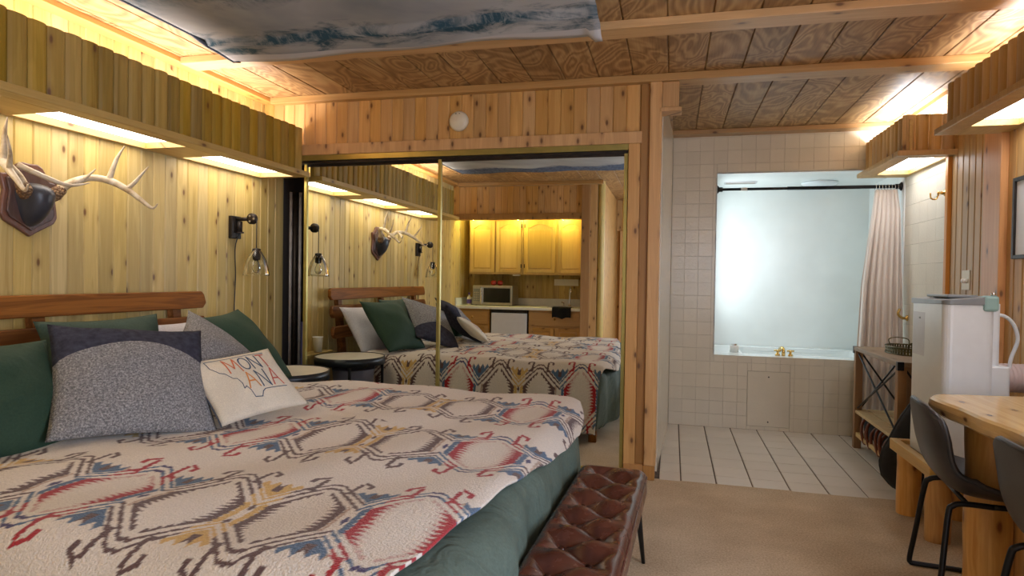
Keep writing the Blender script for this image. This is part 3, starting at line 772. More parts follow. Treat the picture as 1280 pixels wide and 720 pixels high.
MB().lathe([(0, .20), (.24, .20), (.24, .215), (0, .215)], (nx, ny, 0), 40).build('lower_shelf', 'drum_rim', t)
t = thing('paper_cup', 'white paper cup on the ledge behind the nightstand', 'cup', (XL + .10, 3.50, .604))
MB().lathe([(.030, 0), (.040, .115), (.042, .118), (.042, .122), (.039, .122), (.029, .004), (0, .003)], (XL + .10, 3.50, .604), 24).build('cup_wall', 'paper', t, True)
bb = MB().lathe([(.13, 0), (.16, .33), (.165, .34), (.158, .34), (.128, .01), (0, .01)], (nx + .02, ny - .02, .215), 28).build('fabric_bin', 'grey_bin', smooth=True)
bb.scale = (1, 1, .85)
bb.location = (0, 0, .034); tag(bb, 'grey-blue fabric bin on the lower shelf of the nightstand', 'bin')

# ================================================================== BED
bd = thing('bed', 'large bed with a slatted acacia headboard against the left wall', 'bed', (-1.6, 2.27, 0))
for z0, z1 in ((1.012, 1.112), (.862, .965), (.69, .79)):
    def hb(u, v): return None
    mb = MB(); n = 14; prof = []
    tilt = lambda z: -2.79 + (1.112 - z) * .10
    yv = [1.225, 3.305]
    pts = [(yv[0] + .02, z0), (yv[1] - .03, z0), (yv[1], z0 + .03), (yv[1] - .012, z1 - .02), (yv[1] - .03, z1), (yv[0] + .03, z1), (yv[0] + .012, z1 - .02), (yv[0], z0 + .03)]
    N = len(pts)
    mb.add([(tilt(b), a, b) for a, b in pts] + [(tilt(b) + .032, a, b) for a, b in pts], [tuple(reversed(range(N))), tuple(range(N, 2 * N))] + [(i, (i + 1) % N, N + (i + 1) % N, N + i) for i in range(N)])
    mb.build('headboard_slat', 'acacia', bd, bevel=.006, fixn=True)
for y in (1.45, 2.27, 3.10):
    MB().add([(-2.79, y - .03, 1.07), (-2.79, y + .03, 1.07), (-2.83, y + .03, 1.07), (-2.83, y - .03, 1.07), (-2.70, y - .03, .3), (-2.70, y + .03, .3), (-2.76, y + .03, .3), (-2.76, y - .03, .3)],
             [(0, 1, 2, 3), (7, 6, 5, 4), (0, 4, 5, 1), (1, 5, 6, 2), (2, 6, 7, 3), (3, 7, 4, 0)]).build('headboard_post', 'acacia', bd)
for y in (1.32, 3.24): B(-2.70, -.52, y - .015, y + .015, .18, .34).build('side_rail', 'acacia', bd, bevel=.004)
B(-.55, -.52, 1.32, 3.24, .18, .34).build('foot_rail', 'acacia', bd, bevel=.004)
for x in (-2.66, -.56):
    for y in (1.34, 3.22): B(x - .03, x + .03, y - .03, y + .03, 0, .30).build('leg', 'acacia', bd, bevel=.004)
B(-2.66, -.53, 1.30, 3.28, .30, .535).build('mattress', 'white_cotton', bd, bevel=.05, seg=3)
# green duvet: lies over the mattress and hangs over the foot
def prof_foot(u, hang, x_edge, ztop, r):
    """arc-length profile towards the foot: flat, rounded corner, vertical drop"""
    pass
rngn = [random.uniform(0, 6.28) for _ in range(8)]
def duv(u, v):
    s = u * 2.72; flat = 2.02; R = .115
    y = lerp(1.16, 3.38, v)
    if s < flat: x, z = -2.55 + s, .563
    elif s < flat + R * PI / 2:
        a = (s - flat) / R; x, z = -2.55 + flat + R * math.sin(a), .563 - R + R * math.cos(a)
    else:
        d = s - flat - R * PI / 2; x, z = -2.55 + flat + R + .01 * math.sin(d * 9), .563 - R - d
    w = .012 * math.sin(y * 11 + rngn[0]) + .008 * math.sin(y * 23 + s * 3 + rngn[1])
    if s > flat: x += w + .012 * math.sin(y * 5.3)
    z += .006 * math.sin(y * 9 + s * 4)
    e = min(v, 1 - v)
    if e < .05: z -= (1 - e / .05) ** 2 * .16; y += (.02 if v > .5 else -.02) * (1 - e / .05)
    x -= max(0, (y - 2.95)) ** 1.6 * .55 * max(0, s - 1.6) / 1.1
    return x, y, max(z, .12)
du = MB().grid(duv, 90, 80).build('duvet', 'green_duvet', bd, True)
md = du.modifiers.new('solid', 'SOLIDIFY'); md.thickness = .022; md.offset = -1
# seam lines of the duvet (quilt edge piping)
MB().tube([(lambda p: (p[0] + .004, p[1], p[2]))(duv(.925 , v / 60)) for v in range(2, 59)], .004, 6).build('edge_piping', 'green_duvet', du, True)

# ---- blanket with a woven pattern, dyed per vertex
CREAM = np.array([.76, .69, .61]); RED = np.array([.40, .022, .03]); BLUE = np.array([.085, .15, .25]); BROWN = np.array([.13, .075, .07]); YEL = np.array([.66, .43, .15]); TAN = np.array([.50, .36, .27]); NAVY = np.array([.07, .055, .14])
def pattern(X, Y):
    """X along the bed (m), Y across (m) -> rgb"""
    pxp, pyp = .305, .725
    n = X.shape
    col = np.tile(CREAM, n + (1,))
    jag = (np.abs(((X + .37 * Y) / .020) % 1 - .5) + np.abs(((Y - .2 * X) / .017) % 1 - .5)) - .5   # woven zigzag edge
    jx = np.abs((X / .024) % 1 - .5) * 2
    jy = np.abs((Y / .022) % 1 - .5) * 2
    Y0_ = 2.16; row = np.round((Y - Y0_) / pyp); hs = Y - Y0_ - row * pyp; h = np.abs(hs)
    xi = np.round((X + .63) / pxp); xm = X + .63 - xi * pxp                    # medallion centred coords
    typ = np.mod(xi + row, 3).astype(int); typ = np.mod(xi, 3).astype(int)     # 0 red, 1/2 brown
    gi = np.floor((X + .63) / pxp); xg = X + .63 - (gi + .5) * pxp             # gap centred coords
    gt = np.mod(gi, 3).astype(int)                                             # 0: red|brown, 1: brown|brown, 2: brown|red
    tri = np.clip(1.12 * (1 - np.abs(xm) / (pxp / 2)), 0, 1)
    z = .045 + .150 * tri
    def put(mask, c): col[mask] = c
    med_red = typ == 0
    end = np.abs(xm) > .075
    # double zigzag outline
    for k, (a, b) in enumerate(((.010, .026), (.046, .060))):
        mk = (h > z + a + .005 * jx) & (h < z + b + .005 * jx)
        put(mk & ~med_red, BROWN); put(mk & med_red, BLUE)
        put(mk & med_red & (np.abs(xm) > .045) & (np.abs(xm) < .10), RED)
        put(mk & med_red & (np.abs(xm) < .02), NAVY)
        put(mk & (gt == 1) & (np.abs(xg) < .05), YEL)
    # medallion: six-sided, points across the bed, thick spiky side bars
    spike = np.abs((Y / .021 + np.sin(X * 90) * .25) % 1 - .5) * 2; spx = np.abs((X / .018) % 1 - .5) * 2
    sl = z - .012                                            # sloping sides follow the zigzag
    ax_ = np.abs(xm)
    inside = (h < sl) & (ax_ < .128)
    bar_in = .100 - .030 * spike - .02 * np.clip((h - .05) / .1, 0, 1)
    bar = inside & (ax_ > bar_in) & (ax_ < .118)
    halo = inside & (ax_ >= .112 + .010 * spike) & (ax_ < .150)
    thin = inside & (h > sl - .010 - .016 * spx) & (ax_ > .012)
    put(thin & ~med_red, BROWN); m_ = thin & med_red & (ax_ <= .06); col[m_] = CREAM * .6 + RED * .4
    put(thin & med_red & (ax_ > .06), RED)
    put(bar & ~med_red, BROWN); put(bar & med_red, RED)
    ext = (h < z + .004) & (ax_ >= .114 + .010 * spike) & (ax_ < .140)
    put(ext & med_red, BLUE); put(ext & ~med_red & (gt == 1), YEL)
    mt = ext & ~med_red & (gt != 1) & (ax_ < .130); col[mt] = TAN
    inner = inside & med_red & (ax_ > bar_in - .018) & (ax_ <= bar_in); col[inner] = CREAM * .78 + RED * .22
    # small diamonds on the row axis between medallions
    put((np.abs(xg) / .010 + np.abs(hs) / .030 < 1) & (gt != 1), NAVY); put((np.abs(xg) / .010 + np.abs(np.abs(hs) - .05) / .022 < 1) & (gt == 1), BROWN)
    # toothed wedge under each peak of the zigzag
    tooth = .030 * (1 - np.abs(((xg + .0) / .036) % 1 - .5) * 2)
    mk = (h > z + .070) & (h < .182 + tooth) & (np.abs(xg) < .085)
    wc = np.where((gt == 1)[..., None], YEL, BLUE); col[mk] = wc[mk]
    put(mk & (np.abs(xg) < .012) & (h > .15), BROWN)
    put(mk & (gt == 0) & (xg < -.055), TAN); put(mk & (gt == 2) & (xg > .055), TAN)
    # four hooks per gap: shaft, foot and barb
    ax = np.abs(xg); side = xg > 0
    hc = np.where(((gt == 0) & (~side)) | ((gt == 2) & side), 1, 0)
    hk = ((ax > .086 + .004 * jy) & (ax < .101 + .004 * jy) & (h > .185) & (h < .285))
    hk |= ((np.abs((h - .285) + (ax - .060) * -.75 + .012) < .009) & (ax > .052) & (ax < .094))
    hk |= ((np.abs(ax - .060) < .008) & (h > .245) & (h < .272))
    hk |= ((ax > .062) & (ax < .09) & (h > .185) & (h < .185 + (ax - .062) * .9))
    cc = np.where((hc == 1)[..., None], RED, BROWN); col[hk] = cc[hk]
    return col
# cloth sheet: u from headboard to foot, v from the near edge over the far edge down the side
def smooth01(t): t = np.clip(t, 0, 1); return t * t * (3 - 2 * t)
NU, NV = 430, 640
U = np.linspace(0, 1, NU + 1)[:, None] * np.ones((1, NV + 1)); V = np.ones((NU + 1, 1)) * np.linspace(0, 1, NV + 1)[None, :]
Ynear, LEN = .66, 3.22
foot_x = np.interp(V * LEN + Ynear, [.6, 1.1, 1.6, 2.1, 2.55, 2.9, 3.1, 3.3, 3.5, 3.9], [-.62, -.57, -.50, -.45, -.395, -.36, -.38, -.45, -.50, -.52])
Sx = -2.42 + U * (foot_x + 2.42)                  # arc position along the bed
Sy = Ynear + V * LEN                              # arc position across
# profile over the far side: flat until 3.13, rounded, hangs down
R_ = .11; fy = 3.31
ang = np.clip((Sy - fy) / R_, 0, PI / 2)
y_ = np.where(Sy < fy, Sy, fy + R_ * np.sin(ang)); drop = np.where(Sy < fy, 0, R_ * (1 - np.cos(ang)) + np.maximum(0, Sy - fy - R_ * PI / 2))
hangm = smooth01((Sy - fy - .08) / .25)
fn_, R3 = 1.24, .13                                    # near side: rounded off and hanging
an3 = np.clip((fn_ - Sy) / R3, 0, PI / 2)
y_ = np.where(Sy < fn_, fn_ - R3 * np.sin(an3), y_); drop = np.where(Sy < fn_, R3 * (1 - np.cos(an3)) + np.maximum(0, fn_ - Sy - R3 * PI / 2), drop)
y_ = y_ + hangm * (.020 * np.sin(Sx * 12) + .012 * np.sin(Sx * 27 + 1) + .03)
# foot: the sheet rounds over the duvet edge
R2 = .125; fx = -.53
ang2 = np.clip((Sx - fx) / R2, 0, PI / 2)
x_ = np.where(Sx < fx, Sx, fx + R2 * np.sin(ang2)); drop2 = np.where(Sx < fx, 0, R2 * (1 - np.cos(ang2)))
z_ = .588 - drop - drop2 * (1 - .6 * hangm)
und = .008 * np.sin(Sx * 5 + Sy * 3) + .006 * np.sin(Sx * 11 - Sy * 7 + 1) + .004 * np.sin(Sy * 19 + Sx * 4) + .012 * np.exp(-((Sx + 1.5) / .8) ** 2)
z_ = z_ + und * (1 - hangm)
crease = .010 * np.exp(-((Sy - 2.55 - .25 * np.sin(Sx * 2.2)) / .022) ** 2) * smooth01((Sx + 2.2) / .5) * (1 - smooth01((Sx + 1.2) / .5))
z_ = np.maximum(z_ + crease * (1 - hangm), .11)
verts = np.stack([x_, y_, z_], -1).reshape(-1, 3)
dye = pattern(Sx + 0 * Sy, Sy)
ii = np.arange(NU)[:, None] * (NV + 1) + np.arange(NV)[None, :]
F = np.stack([ii, ii + NV + 1, ii + NV + 2, ii + 1], -1).reshape(-1, 4)
me = bpy.data.meshes.new('blanket'); me.from_pydata(verts.tolist(), [], F.tolist())
me.polygons.foreach_set('use_smooth', [True] * len(me.polygons)); me.materials.append(M['fleece'])
at = me.color_attributes.new('dye', 'FLOAT_COLOR', 'POINT')
at.data.foreach_set('color', np.concatenate([dye.reshape(-1, 3), np.ones((dye.size // 3, 1))], 1).astype(np.float32).ravel())
bl = bpy.data.objects.new('blanket', me); COL.objects.link(bl)
md = bl.modifiers.new('solid', 'SOLIDIFY'); md.thickness = .008; md.offset = 1
tag(bl, 'cream fleece blanket with red, blue, brown and yellow geometric medallions on the bed', 'blanket')

# ---- pillows
def pillow(name, w, h, t, c, right, up, mat, label, group=None, pinch=.07, wob=.006, n=28, seed=1):
    rg = random.Random(seed); ph = [rg.uniform(0, 6.3) for _ in range(6)]
    def surf(side):
        def fn(u, v):
            a, b = 2 * u - 1, 2 * v - 1
            x = w / 2 * a * (1 - pinch * (1 - b * b)); y = h / 2 * b * (1 - pinch * (1 - a * a))
            k = (max(0, 1 - a ** 2) ** .55) * (max(0, 1 - b ** 2) ** .55)
            z = side * t / 2 * k + side * wob * k * (math.sin(5 * a + ph[0] + 3 * b) + math.sin(8 * b + ph[1] - 4 * a) * .6)
            return x, y, z
        return fn
    mb = MB().grid(surf(1), n, n).grid(surf(-1), n, n, True)
    right = Vector(right).normalized(); up = Vector(up); up = (up - right * up.dot(right)).normalized(); nrm = right.cross(up)
    o = mb.build(name, mat, smooth=True)
    bm = bmesh.new(); bm.from_mesh(o.data); bmesh.ops.remove_doubles(bm, verts=bm.verts, dist=.0004); bm.to_mesh(o.data); bm.free()
    o.rotation_euler = Matrix((right, up, nrm)).transposed().to_euler(); o.location = c
    tag(o, label, 'pillow', group); return o, surf(1)
G = 'pillows piled at the headboard'
P2R, P2U = (.31, .47, -.05), (-.275, .24, .35)
pillow('pillow', .56, .54, .17, (-2.05, 2.06, .80), (.577, .812, -.086), (-.544, .461, .701), 'two_tone_a', 'large front pillow, woven grey with a navy band across its top', G, seed=2)
pillow('pillow', .52, .52, .16, (-2.10, 2.66, .80), (-.539, .80, .263), (-.522, -.563, .641), 'two_tone_b', 'grey and navy pillow standing on its corner behind the lettered cushion', G, seed=3)
pillow('pillow', .52, .52, .19, (-2.29, 3.07, .80), (-.233, .972, .037), (-.608, -.175, .774), 'green_velvet', 'dark green pillow nearest the nightstand and mirror', G, seed=4)
pillow('pillow', .66, .46, .24, (-2.28, 1.60, .76), (.15, .9, 0), (-.45, 0, .7), 'green_velvet', 'dark green pillow at the left edge beside the large grey pillow', G, seed=5)
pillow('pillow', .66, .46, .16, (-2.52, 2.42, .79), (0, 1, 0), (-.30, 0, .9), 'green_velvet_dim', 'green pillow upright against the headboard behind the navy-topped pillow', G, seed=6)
pillow('pillow', .68, .46, .17, (-2.52, 2.96, .76), (-.15, 1, 0), (-.45, -.1, .75), 'white_cotton', 'white pillow against the headboard behind the green pillow near the nightstand', G, seed=7)
pillow('pillow', .66, .44, .16, (-2.50, 1.80, .72), (0, 1, 0), (-.45, 0, .8), 'white_cotton', 'white pillow against the headboard behind the left green pillow', G, seed=8)
th, sf = pillow('throw_cushion', .42, .37, .10, (-1.785, 2.395, .742), (.345, .935, .065), (-.75, .236, .619), 'cream_canvas', 'small cream cushion with MONTANA lettering and a state outline', None, seed=9, wob=.003)
th['category'] = 'cushion'
# lettering: flat strokes printed on the cushion face
def on_face(x, y):
    u = ((x + .0) / .205 + 1) / 2; v = ((y * 1.1 + .012) / .15 + 1) / 2
    p = sf(u, v); return Vector((p[0], p[1], p[2] + .0012))
def stroke(mb, pts, w):
    for a, b in zip(pts[:-1], pts[1:]):
        L = math.hypot(b[0] - a[0], b[1] - a[1]); n = max(1, int(L / .012)); dx, dy = (b[0] - a[0]) / L, (b[1] - a[1]) / L; nx_, ny_ = -dy * w, dx * w
        ex, ey = dx * w * .6, dy * w * .6
        for k in range(n):
            p = (lerp(a[0] - ex, b[0] + ex, k / n), lerp(a[1] - ey, b[1] + ey, k / n)); q = (lerp(a[0] - ex, b[0] + ex, (k + 1) / n), lerp(a[1] - ey, b[1] + ey, (k + 1) / n))
            mb.add([on_face(p[0] - nx_, p[1] - ny_), on_face(q[0] - nx_, q[1] - ny_), on_face(q[0] + nx_, q[1] + ny_), on_face(p[0] + nx_, p[1] + ny_)], [(0, 1, 2, 3)])
def glyph(ch):
    if ch == 'M': return [[(0, 0), (.12, 1), (.5, .25), (.88, 1), (1, 0)]]
    if ch == 'O': return [[(.5 + .45 * math.cos(a * PI / 8), .5 + .5 * math.sin(a * PI / 8)) for a in range(17)]]
    if ch == 'N': return [[(0, 0), (0, 1), (.9, 0), (.9, 1)]]
    if ch == 'T': return [[(0, 1), (.9, 1)], [(.45, 1), (.45, 0)]]
    if ch == 'A': return [[(0, 0), (.45, 1), (.9, 0)], [(.18, .38), (.72, .38)]]
M['ink_orange'] = plain('ink_orange', (.62, .15, .06), .8); M['ink_navy'] = plain('ink_navy', (.05, .085, .15), .8); M['ink_red'] = plain('ink_red', (.55, .10, .07), .8); M['ink_amber'] = plain('ink_amber', (.66, .26, .07), .8)
def word(spec):
    for ch, x, y, w, h_, ink in spec:
        mb = MB()
        for st in glyph(ch): stroke(mb, [(x + a * w, y + b * h_) for a, b in st], .0030)
        o = MB(); o.v, o.f = mb.v, mb.f; q = o.build('letter', ink); q.parent = th
word([('M', -.075, .018, .062, .072, 'ink_orange'), ('O', -.006, .025, .048, .062, 'ink_navy'), ('N', .050, .022, .042, .066, 'ink_navy'), ('T', .098, .022, .046, .066, 'ink_red'),
      ('A', -.035, -.060, .058, .070, 'ink_amber'), ('N', .032, -.062, .048, .074, 'ink_navy'), ('A', .092, -.060, .055, .074, 'ink_red')])
mb = MB(); stroke(mb, [(.148, .098), (-.135, .098), (-.138, .060), (-.118, .030), (-.100, .022), (-.080, -.006), (-.066, -.010), (-.058, -.035), (-.060, -.056), (-.048, -.050), (-.036, -.068), (-.030, -.095), (.0, -.100), (.014, -.082), (.030, -.074), (.148, -.070)], .0016)
q = MB(); q.v, q.f = mb.v, mb.f; q = q.build('state_outline', 'ink_navy'); q.parent = th
# dark cord in the side seam
cord = []
for k in range(0, 41):
    cord.append(sf(0, k / 40))
q = MB().tube([(x - .002, y, z + .0) for x, y, z in cord], .0032, 6).build('seam_cord', 'cushion_cord', smooth=True); q.parent = th

# ================================================================== BENCH
bt = thing('tufted_bench', 'tufted brown leather bench at the foot of the bed', 'bench', (-.255, 2.10, 0))
bw, blen, bz = .28, 1.30, .435
def bench_top(u, v):
    x = lerp(-bw / 2, bw / 2, u); y = lerp(-blen / 2, blen / 2, v)
    px_, py_ = .100, .095
    a = x / px_ + y / py_; b = x / px_ - y / py_
    tuft = (abs(math.sin(PI * a / 2 + PI / 4)) * abs(math.sin(PI * b / 2 + PI / 4))) ** .85
    ex = min(1, (bw / 2 - abs(x)) / .045); ey = min(1, (blen / 2 - abs(y)) / .045)
    edge = math.sqrt(max(0, 1 - (1 - ex) ** 2)) * math.sqrt(max(0, 1 - (1 - ey) ** 2))
    inner = min(1, max(0, (bw / 2 - abs(x)) / .06 - .3)) * min(1, max(0, (blen / 2 - abs(y)) / .06 - .3))
    return (x, y, bz - .045 + .036 * edge + (.034 * tuft - .030) * inner)
def setlocal(o, root): o.parent = root; return o
ct = MB().grid(bench_top, 90, 280); setlocal(ct.build('tufted_top', 'leather', smooth=True), bt)
setlocal(B(-bw / 2 - .002, bw / 2 + .002, -blen / 2 - .002, blen / 2 + .002, bz - .13, bz - .045).build('side_band', 'leather', bevel=.012, seg=3), bt)
setlocal(MB().tube([(bw / 2 + .001, -blen / 2 + .01, bz - .047), (bw / 2 + .001, blen / 2 - .01, bz - .047), (-bw / 2, blen / 2, bz - .047)], .0035, 6).build('piping', 'leather', smooth=True), bt)
bmh = MB().lathe([(.011, -.003), (.011, .002), (.006, .006), (0, .007)], (0, 0, 0), 12).mesh('button', M['leather'], smooth=True)
px_, py_ = .100, .095
for i in range(-3, 4):
    for j in range(-10, 11):
        # folds meet where both sines vanish
        a, b = 2 * i - .5, 2 * j - .5
        for (aa, bb_) in ((a, b), (a + 0, b)):
            x = (aa + bb_) / 2 * px_ ; y = (aa - bb_) / 2 * py_
            if abs(x) < bw / 2 - .05 and abs(y) < blen / 2 - .05:
                o = bpy.data.objects.new('button', bmh); COL.objects.link(o); o.parent = bt; o.location = (x, y, bench_top(x / bw + .5, y / blen + .5)[2])
for sx in (-1, 1):
    for sy in (-1, 1):
        x, y = sx * (bw / 2 - .035), sy * (blen / 2 - .06)
        setlocal(MB().tube([(x, y, bz - .12), (x + sx * .025, y + sy * .10, 0)], [.016, .008], 12).build('leg', 'black_metal', smooth=True), bt)
bt.rotation_euler = (0, 0, math.radians(-2.2))

# ================================================================== TUB, FAUCET, CURTAIN
t = thing('bathtub', 'white built-in bathtub inside the tiled alcove', 'bathtub', (1.05, 6.1, .2))
for x0, x1, y0, y1 in ((OX0 + .005, XR - .005, 5.70, 5.80), (OX0 + .005, XR - .005, 6.42, 6.515), (OX0 + .005, .60, 5.80, 6.42), (1.62, XR - .005, 5.80, 6.42)):
    B(x0, x1, y0, y1, .56, .604).build('rim', 'white_tub', t, bevel=.006)
def basin(u, v):
    a = 2 * PI * u; d = v
    cx, cy2 = 1.11, 6.11; k = lerp(1.0, .78, d ** 2)
    ca, sa = math.cos(a), math.sin(a); e = .28
    return (cx + .515 * k * math.copysign(abs(ca) ** e, ca), cy2 + .315 * k * math.copysign(abs(sa) ** e, sa), .60 - .38 * d)
MB().grid(basin, 48, 10).build('basin', 'white_tub', t, True)
MB().box(.55, 1.65, 5.82, 6.4, .19, .222).build('basin_floor', 'white_tub', t)
t = thing('tub_faucet', 'polished brass tub faucet with two cross handles on the tub rim', 'faucet', (.91, 5.72, .606))
MB().tube(catmull([(.91, 5.70, .606), (.91, 5.70, .65), (.905, 5.73, .668), (.90, 5.80, .655), (.898, 5.83, .635)]), [.014] * 25, 12).build('spout', 'brass', t, True)
for x in (.865, .965):
    MB().lathe([(.020, 0), (.018, .012), (.010, .018), (.010, .045), (0, .048)], (x, 5.70, .606), 14).build('handle_base', 'brass', t, True)
    hb_ = MB(); hb_.tube([(x - .028, 5.70, .648), (x + .028, 5.70, .648)], .007, 8); hb_.tube([(x, 5.672, .648), (x, 5.728, .648)], .007, 8); hb_.build('cross_handle', 'brass', t, True)
t = thing('soap_jar', 'small white jar on the far rim inside the tub alcove', 'jar', (.535, 5.86, .606))
MB().lathe([(.036, 0), (.038, .05), (.03, .058), (.0, .06)], (.535, 5.86, .606), 20).build('jar_body', 'paper', t, True)
MB().lathe([(.026, .058), (.026, .072), (0, .073)], (.535, 5.86, .606), 18).build('lid', 'chrome', t)
t = thing('grab_valve', 'small brass grab handle on the right wall inside the alcove', 'handle', (XR, 6.38, 1.06))
MB().lathe([(.03, 0), (.03, -.008), (.012, -.014), (.012, -.05)], (XR, 6.38, 1.06), 16, 'x').build('flange', 'brass', t, True)
MB().tube([(XR - .05, 6.32, 1.06), (XR - .05, 6.38, 1.065), (XR - .05, 6.44, 1.06)], .011, 10).build('lever', 'brass', t, True)
t = thing('ceiling_lamp', 'flat round white lamp on the alcove ceiling above the tub', 'lamp', (1.26, 6.2, 2.117))
MB().lathe([(.15, 0), (.15, -.012), (.14, -.02), (0, -.024)], (1.26, 6.2, 2.117), 36).build('lamp_disc', 'white_plastic', t, True)
t = thing('ceiling_vent', 'narrow metal vent strip on the alcove ceiling at the left', 'vent', (.58, 6.1, 2.117))
B(.44, .72, 6.04, 6.14, 2.108, 2.117).build('vent_frame', 'chrome', t, bevel=.002)
for k in range(4): B(.455, .705, 6.052 + k * .022, 6.062 + k * .022, 2.104, 2.108).build('vent_slat', 'steel', t)
t = thing('curtain_rod', 'black tension rod across the top of the tub opening', 'curtain rod', (1.04, 5.62, 1.99))
MB().tube([(.365, 5.62, 1.99), (1.0, 5.62, 1.99)], .0115, 14).build('thin_tube', 'black_metal', t, True)
MB().tube([(.9, 5.62, 1.99), (1.725, 5.62, 1.99)], .0145, 14).build('thick_tube', 'black_metal', t, True)
for x, sg in ((.350, 1), (1.738, -1)):
    MB().lathe([(.034, 0), (.034, sg * .006), (.020, sg * .018), (.020, sg * .045)], (x, 5.62, 1.99), 20, 'x').build('end_flange', 'black_metal', t, True)
MB().lathe([(.0135, 0), (.0135, .05)], (.54, 5.62, 1.99), 16, 'x').build('label_sleeve', 'paper', t, True)
def curt(u, v):
    zt, zb = 1.965, .05
    z = lerp(zt, zb, v)
    xl = float(np.interp(v, [0, .05, .4, .7, 1], [1.545, 1.53, 1.44, 1.405, 1.40])); xr = float(np.interp(v, [0, .1, 1], [1.715, 1.735, 1.735]))
    x = lerp(xl, xr, u + .012 * math.sin(u * 40)); y = lerp(5.62, 5.50, min(1, v * 1.6)); amp = lerp(.012, .028, min(1, v * 2))
    y += amp * math.sin(u * 2 * PI * 6.5 + .8 * math.sin(v * 2)) * (.8 + .2 * math.sin(u * 9)); x += .006 * math.cos(u * 2 * PI * 6.5)
    return x, min(y, 5.648), z
cu = MB().grid(curt, 120, 50).build('shower_curtain', 'curtain_cloth', smooth=True)
md = cu.modifiers.new('solid', 'SOLIDIFY'); md.thickness = .002
tag(cu, 'pale pink-cream shower curtain bunched at the right of the tub', 'curtain')
for k in range(8):
    x = 1.553 + k * .0225
    tag(MB().tube([(x, 5.62 + .021 * math.cos(a * PI / 8), 1.984 + .024 * math.sin(a * PI / 8)) for a in range(17)], .0022, 6, False).build('curtain_ring', 'chrome', smooth=True), 'small metal curtain ring on the black rod, ' + ('leftmost of the bunch', 'second from the left', 'third from the left', 'fourth from the left', 'fourth from the right', 'third from the right', 'second from the right', 'rightmost, by the end flange')[k], 'curtain ring', 'curtain rings holding the shower curtain')
t = thing('curtain_holdback', 'brass holdback hook at the right edge of the shower curtain', 'hook', (XR, 5.46, .98))
MB().tube(catmull([(XR, 5.46, .96), (XR - .04, 5.45, .96), (XR - .07, 5.44, .99), (XR - .06, 5.44, 1.03)]), .010, 10).build('hook_arm', 'brass', t, True)
MB().lathe([(.024, 0), (.022, -.008)], (XR, 5.46, .96), 16, 'x').build('rosette', 'brass', t, True)

# ================================================================== CONSOLE TABLE + things on and under it
t = thing('console_table', 'rustic wooden console table with black X braces by the shower curtain', 'console table', (1.52, 4.74, 0))
cx0, cx1, cy0, cy1 = 1.325, 1.70, 4.27, 5.225
B(cx0 - .005, cx1, cy0 - .01, cy1 + .01, .722, .75).build('tabletop', 'rustic', t, bevel=.003)
for x in (cx0, cx1 - .05):
    for y in (cy0, cy1 - .05):
        lg = B(x, x + .05, y, y + .05, 0, .722).build('leg', 'rustic_leg', t, bevel=.003)
        B(x - .006, x + .03, y - .012 if y < 4.6 else y + .03, y + .02 if y < 4.6 else y + .064, .70, .752).build('corner_bracket', 'black_metal', lg, bevel=.002)
for x in (cx0 + .02, cx1 - .025):
    MB().tube([(x, cy0 + .05, .70), (x, cy1 - .05, .30)], .0065, 8).build('cross_brace', 'black_metal', t)
    MB().tube([(x, cy0 + .05, .30), (x, cy1 - .05, .70)], .0065, 8).build('cross_brace', 'black_metal', t)
for y in (cy0 + .02, cy1 - .02):
    MB().tube([(cx0 + .05, y, .70), (cx1 - .05, y, .30)], .0065, 8).build('cross_brace', 'black_metal', t)
    MB().tube([(cx0 + .05, y, .30), (cx1 - .05, y, .70)], .0065, 8).build('cross_brace', 'black_metal', t)
for i in range(4):
    xx = cx0 + .005 + i * .094
    B(xx, xx + .082, cy0 + .0, cy1, .262, .284).build('shelf_board', 'raw_pine', t, bevel=.002)
B(cx0 + .01, cx0 + .035, cy0 + .05, cy1 - .05, .09, .12).build('lower_rail', 'raw_pine', t, bevel=.002)
B(cx1 - .035, cx1 - .01, cy0 + .05, cy1 - .05, .09, .12).build('lower_rail', 'raw_pine', t, bevel=.002)
t = thing('wire_tray', 'oval dark bronze perforated tray with loop handles on the console', 'tray', (1.56, 4.83, .752))
N = 48
def oval(rx, ry, z): return [(1.56 + rx * math.cos(2 * PI * k / N), 4.83 + ry * math.sin(2 * PI * k / N), z) for k in range(N + 1)]
M['bronze'] = plain('bronze', (.10, .085, .035), .4, .7, .2)
mb = MB()
for k in range(N):
    a0, a1 = 2 * PI * k / N, 2 * PI * (k + .62) / N
    for z0, z1 in ((.757, .772), (.777, .792)):
        p = [(1.56 + .13 * math.cos(a), 4.83 + .20 * math.sin(a)) for a in (a0, a1)]
        mb.add([(p[0][0], p[0][1], z0), (p[1][0], p[1][1], z0), (p[1][0], p[1][1], z1), (p[0][0], p[0][1], z1)], [(0, 1, 2, 3)])
wv = mb.build('pierced_side', 'bronze', t); wv['kind'] = 'stuff'; wv.modifiers.new('s', 'SOLIDIFY').thickness = .002
for z, r in ((.7535, .004), (.775, .003), (.796, .005)): MB().tube(oval(.13, .20, z), r, 6, False).build('rim_band', 'bronze', t, True)
MB().prism([(x, y) for x, y, _ in oval(.128, .198, 0)[:-1]], .7525, .756).build('tray_bottom', 'bronze', t)
for s_ in (-1, 1): MB().tube(catmull([(1.50, 4.83 + s_ * .182, .795), (1.50, 4.83 + s_ * .20, .83), (1.56, 4.83 + s_ * .215, .842), (1.62, 4.83 + s_ * .20, .83), (1.62, 4.83 + s_ * .182, .795)]), .004, 8).build('loop_handle', 'bronze', t, True)
t = thing('strap_bag', 'black bag with brown leather straps stowed under the console shelf', 'bag', (1.42, 4.85, 0))
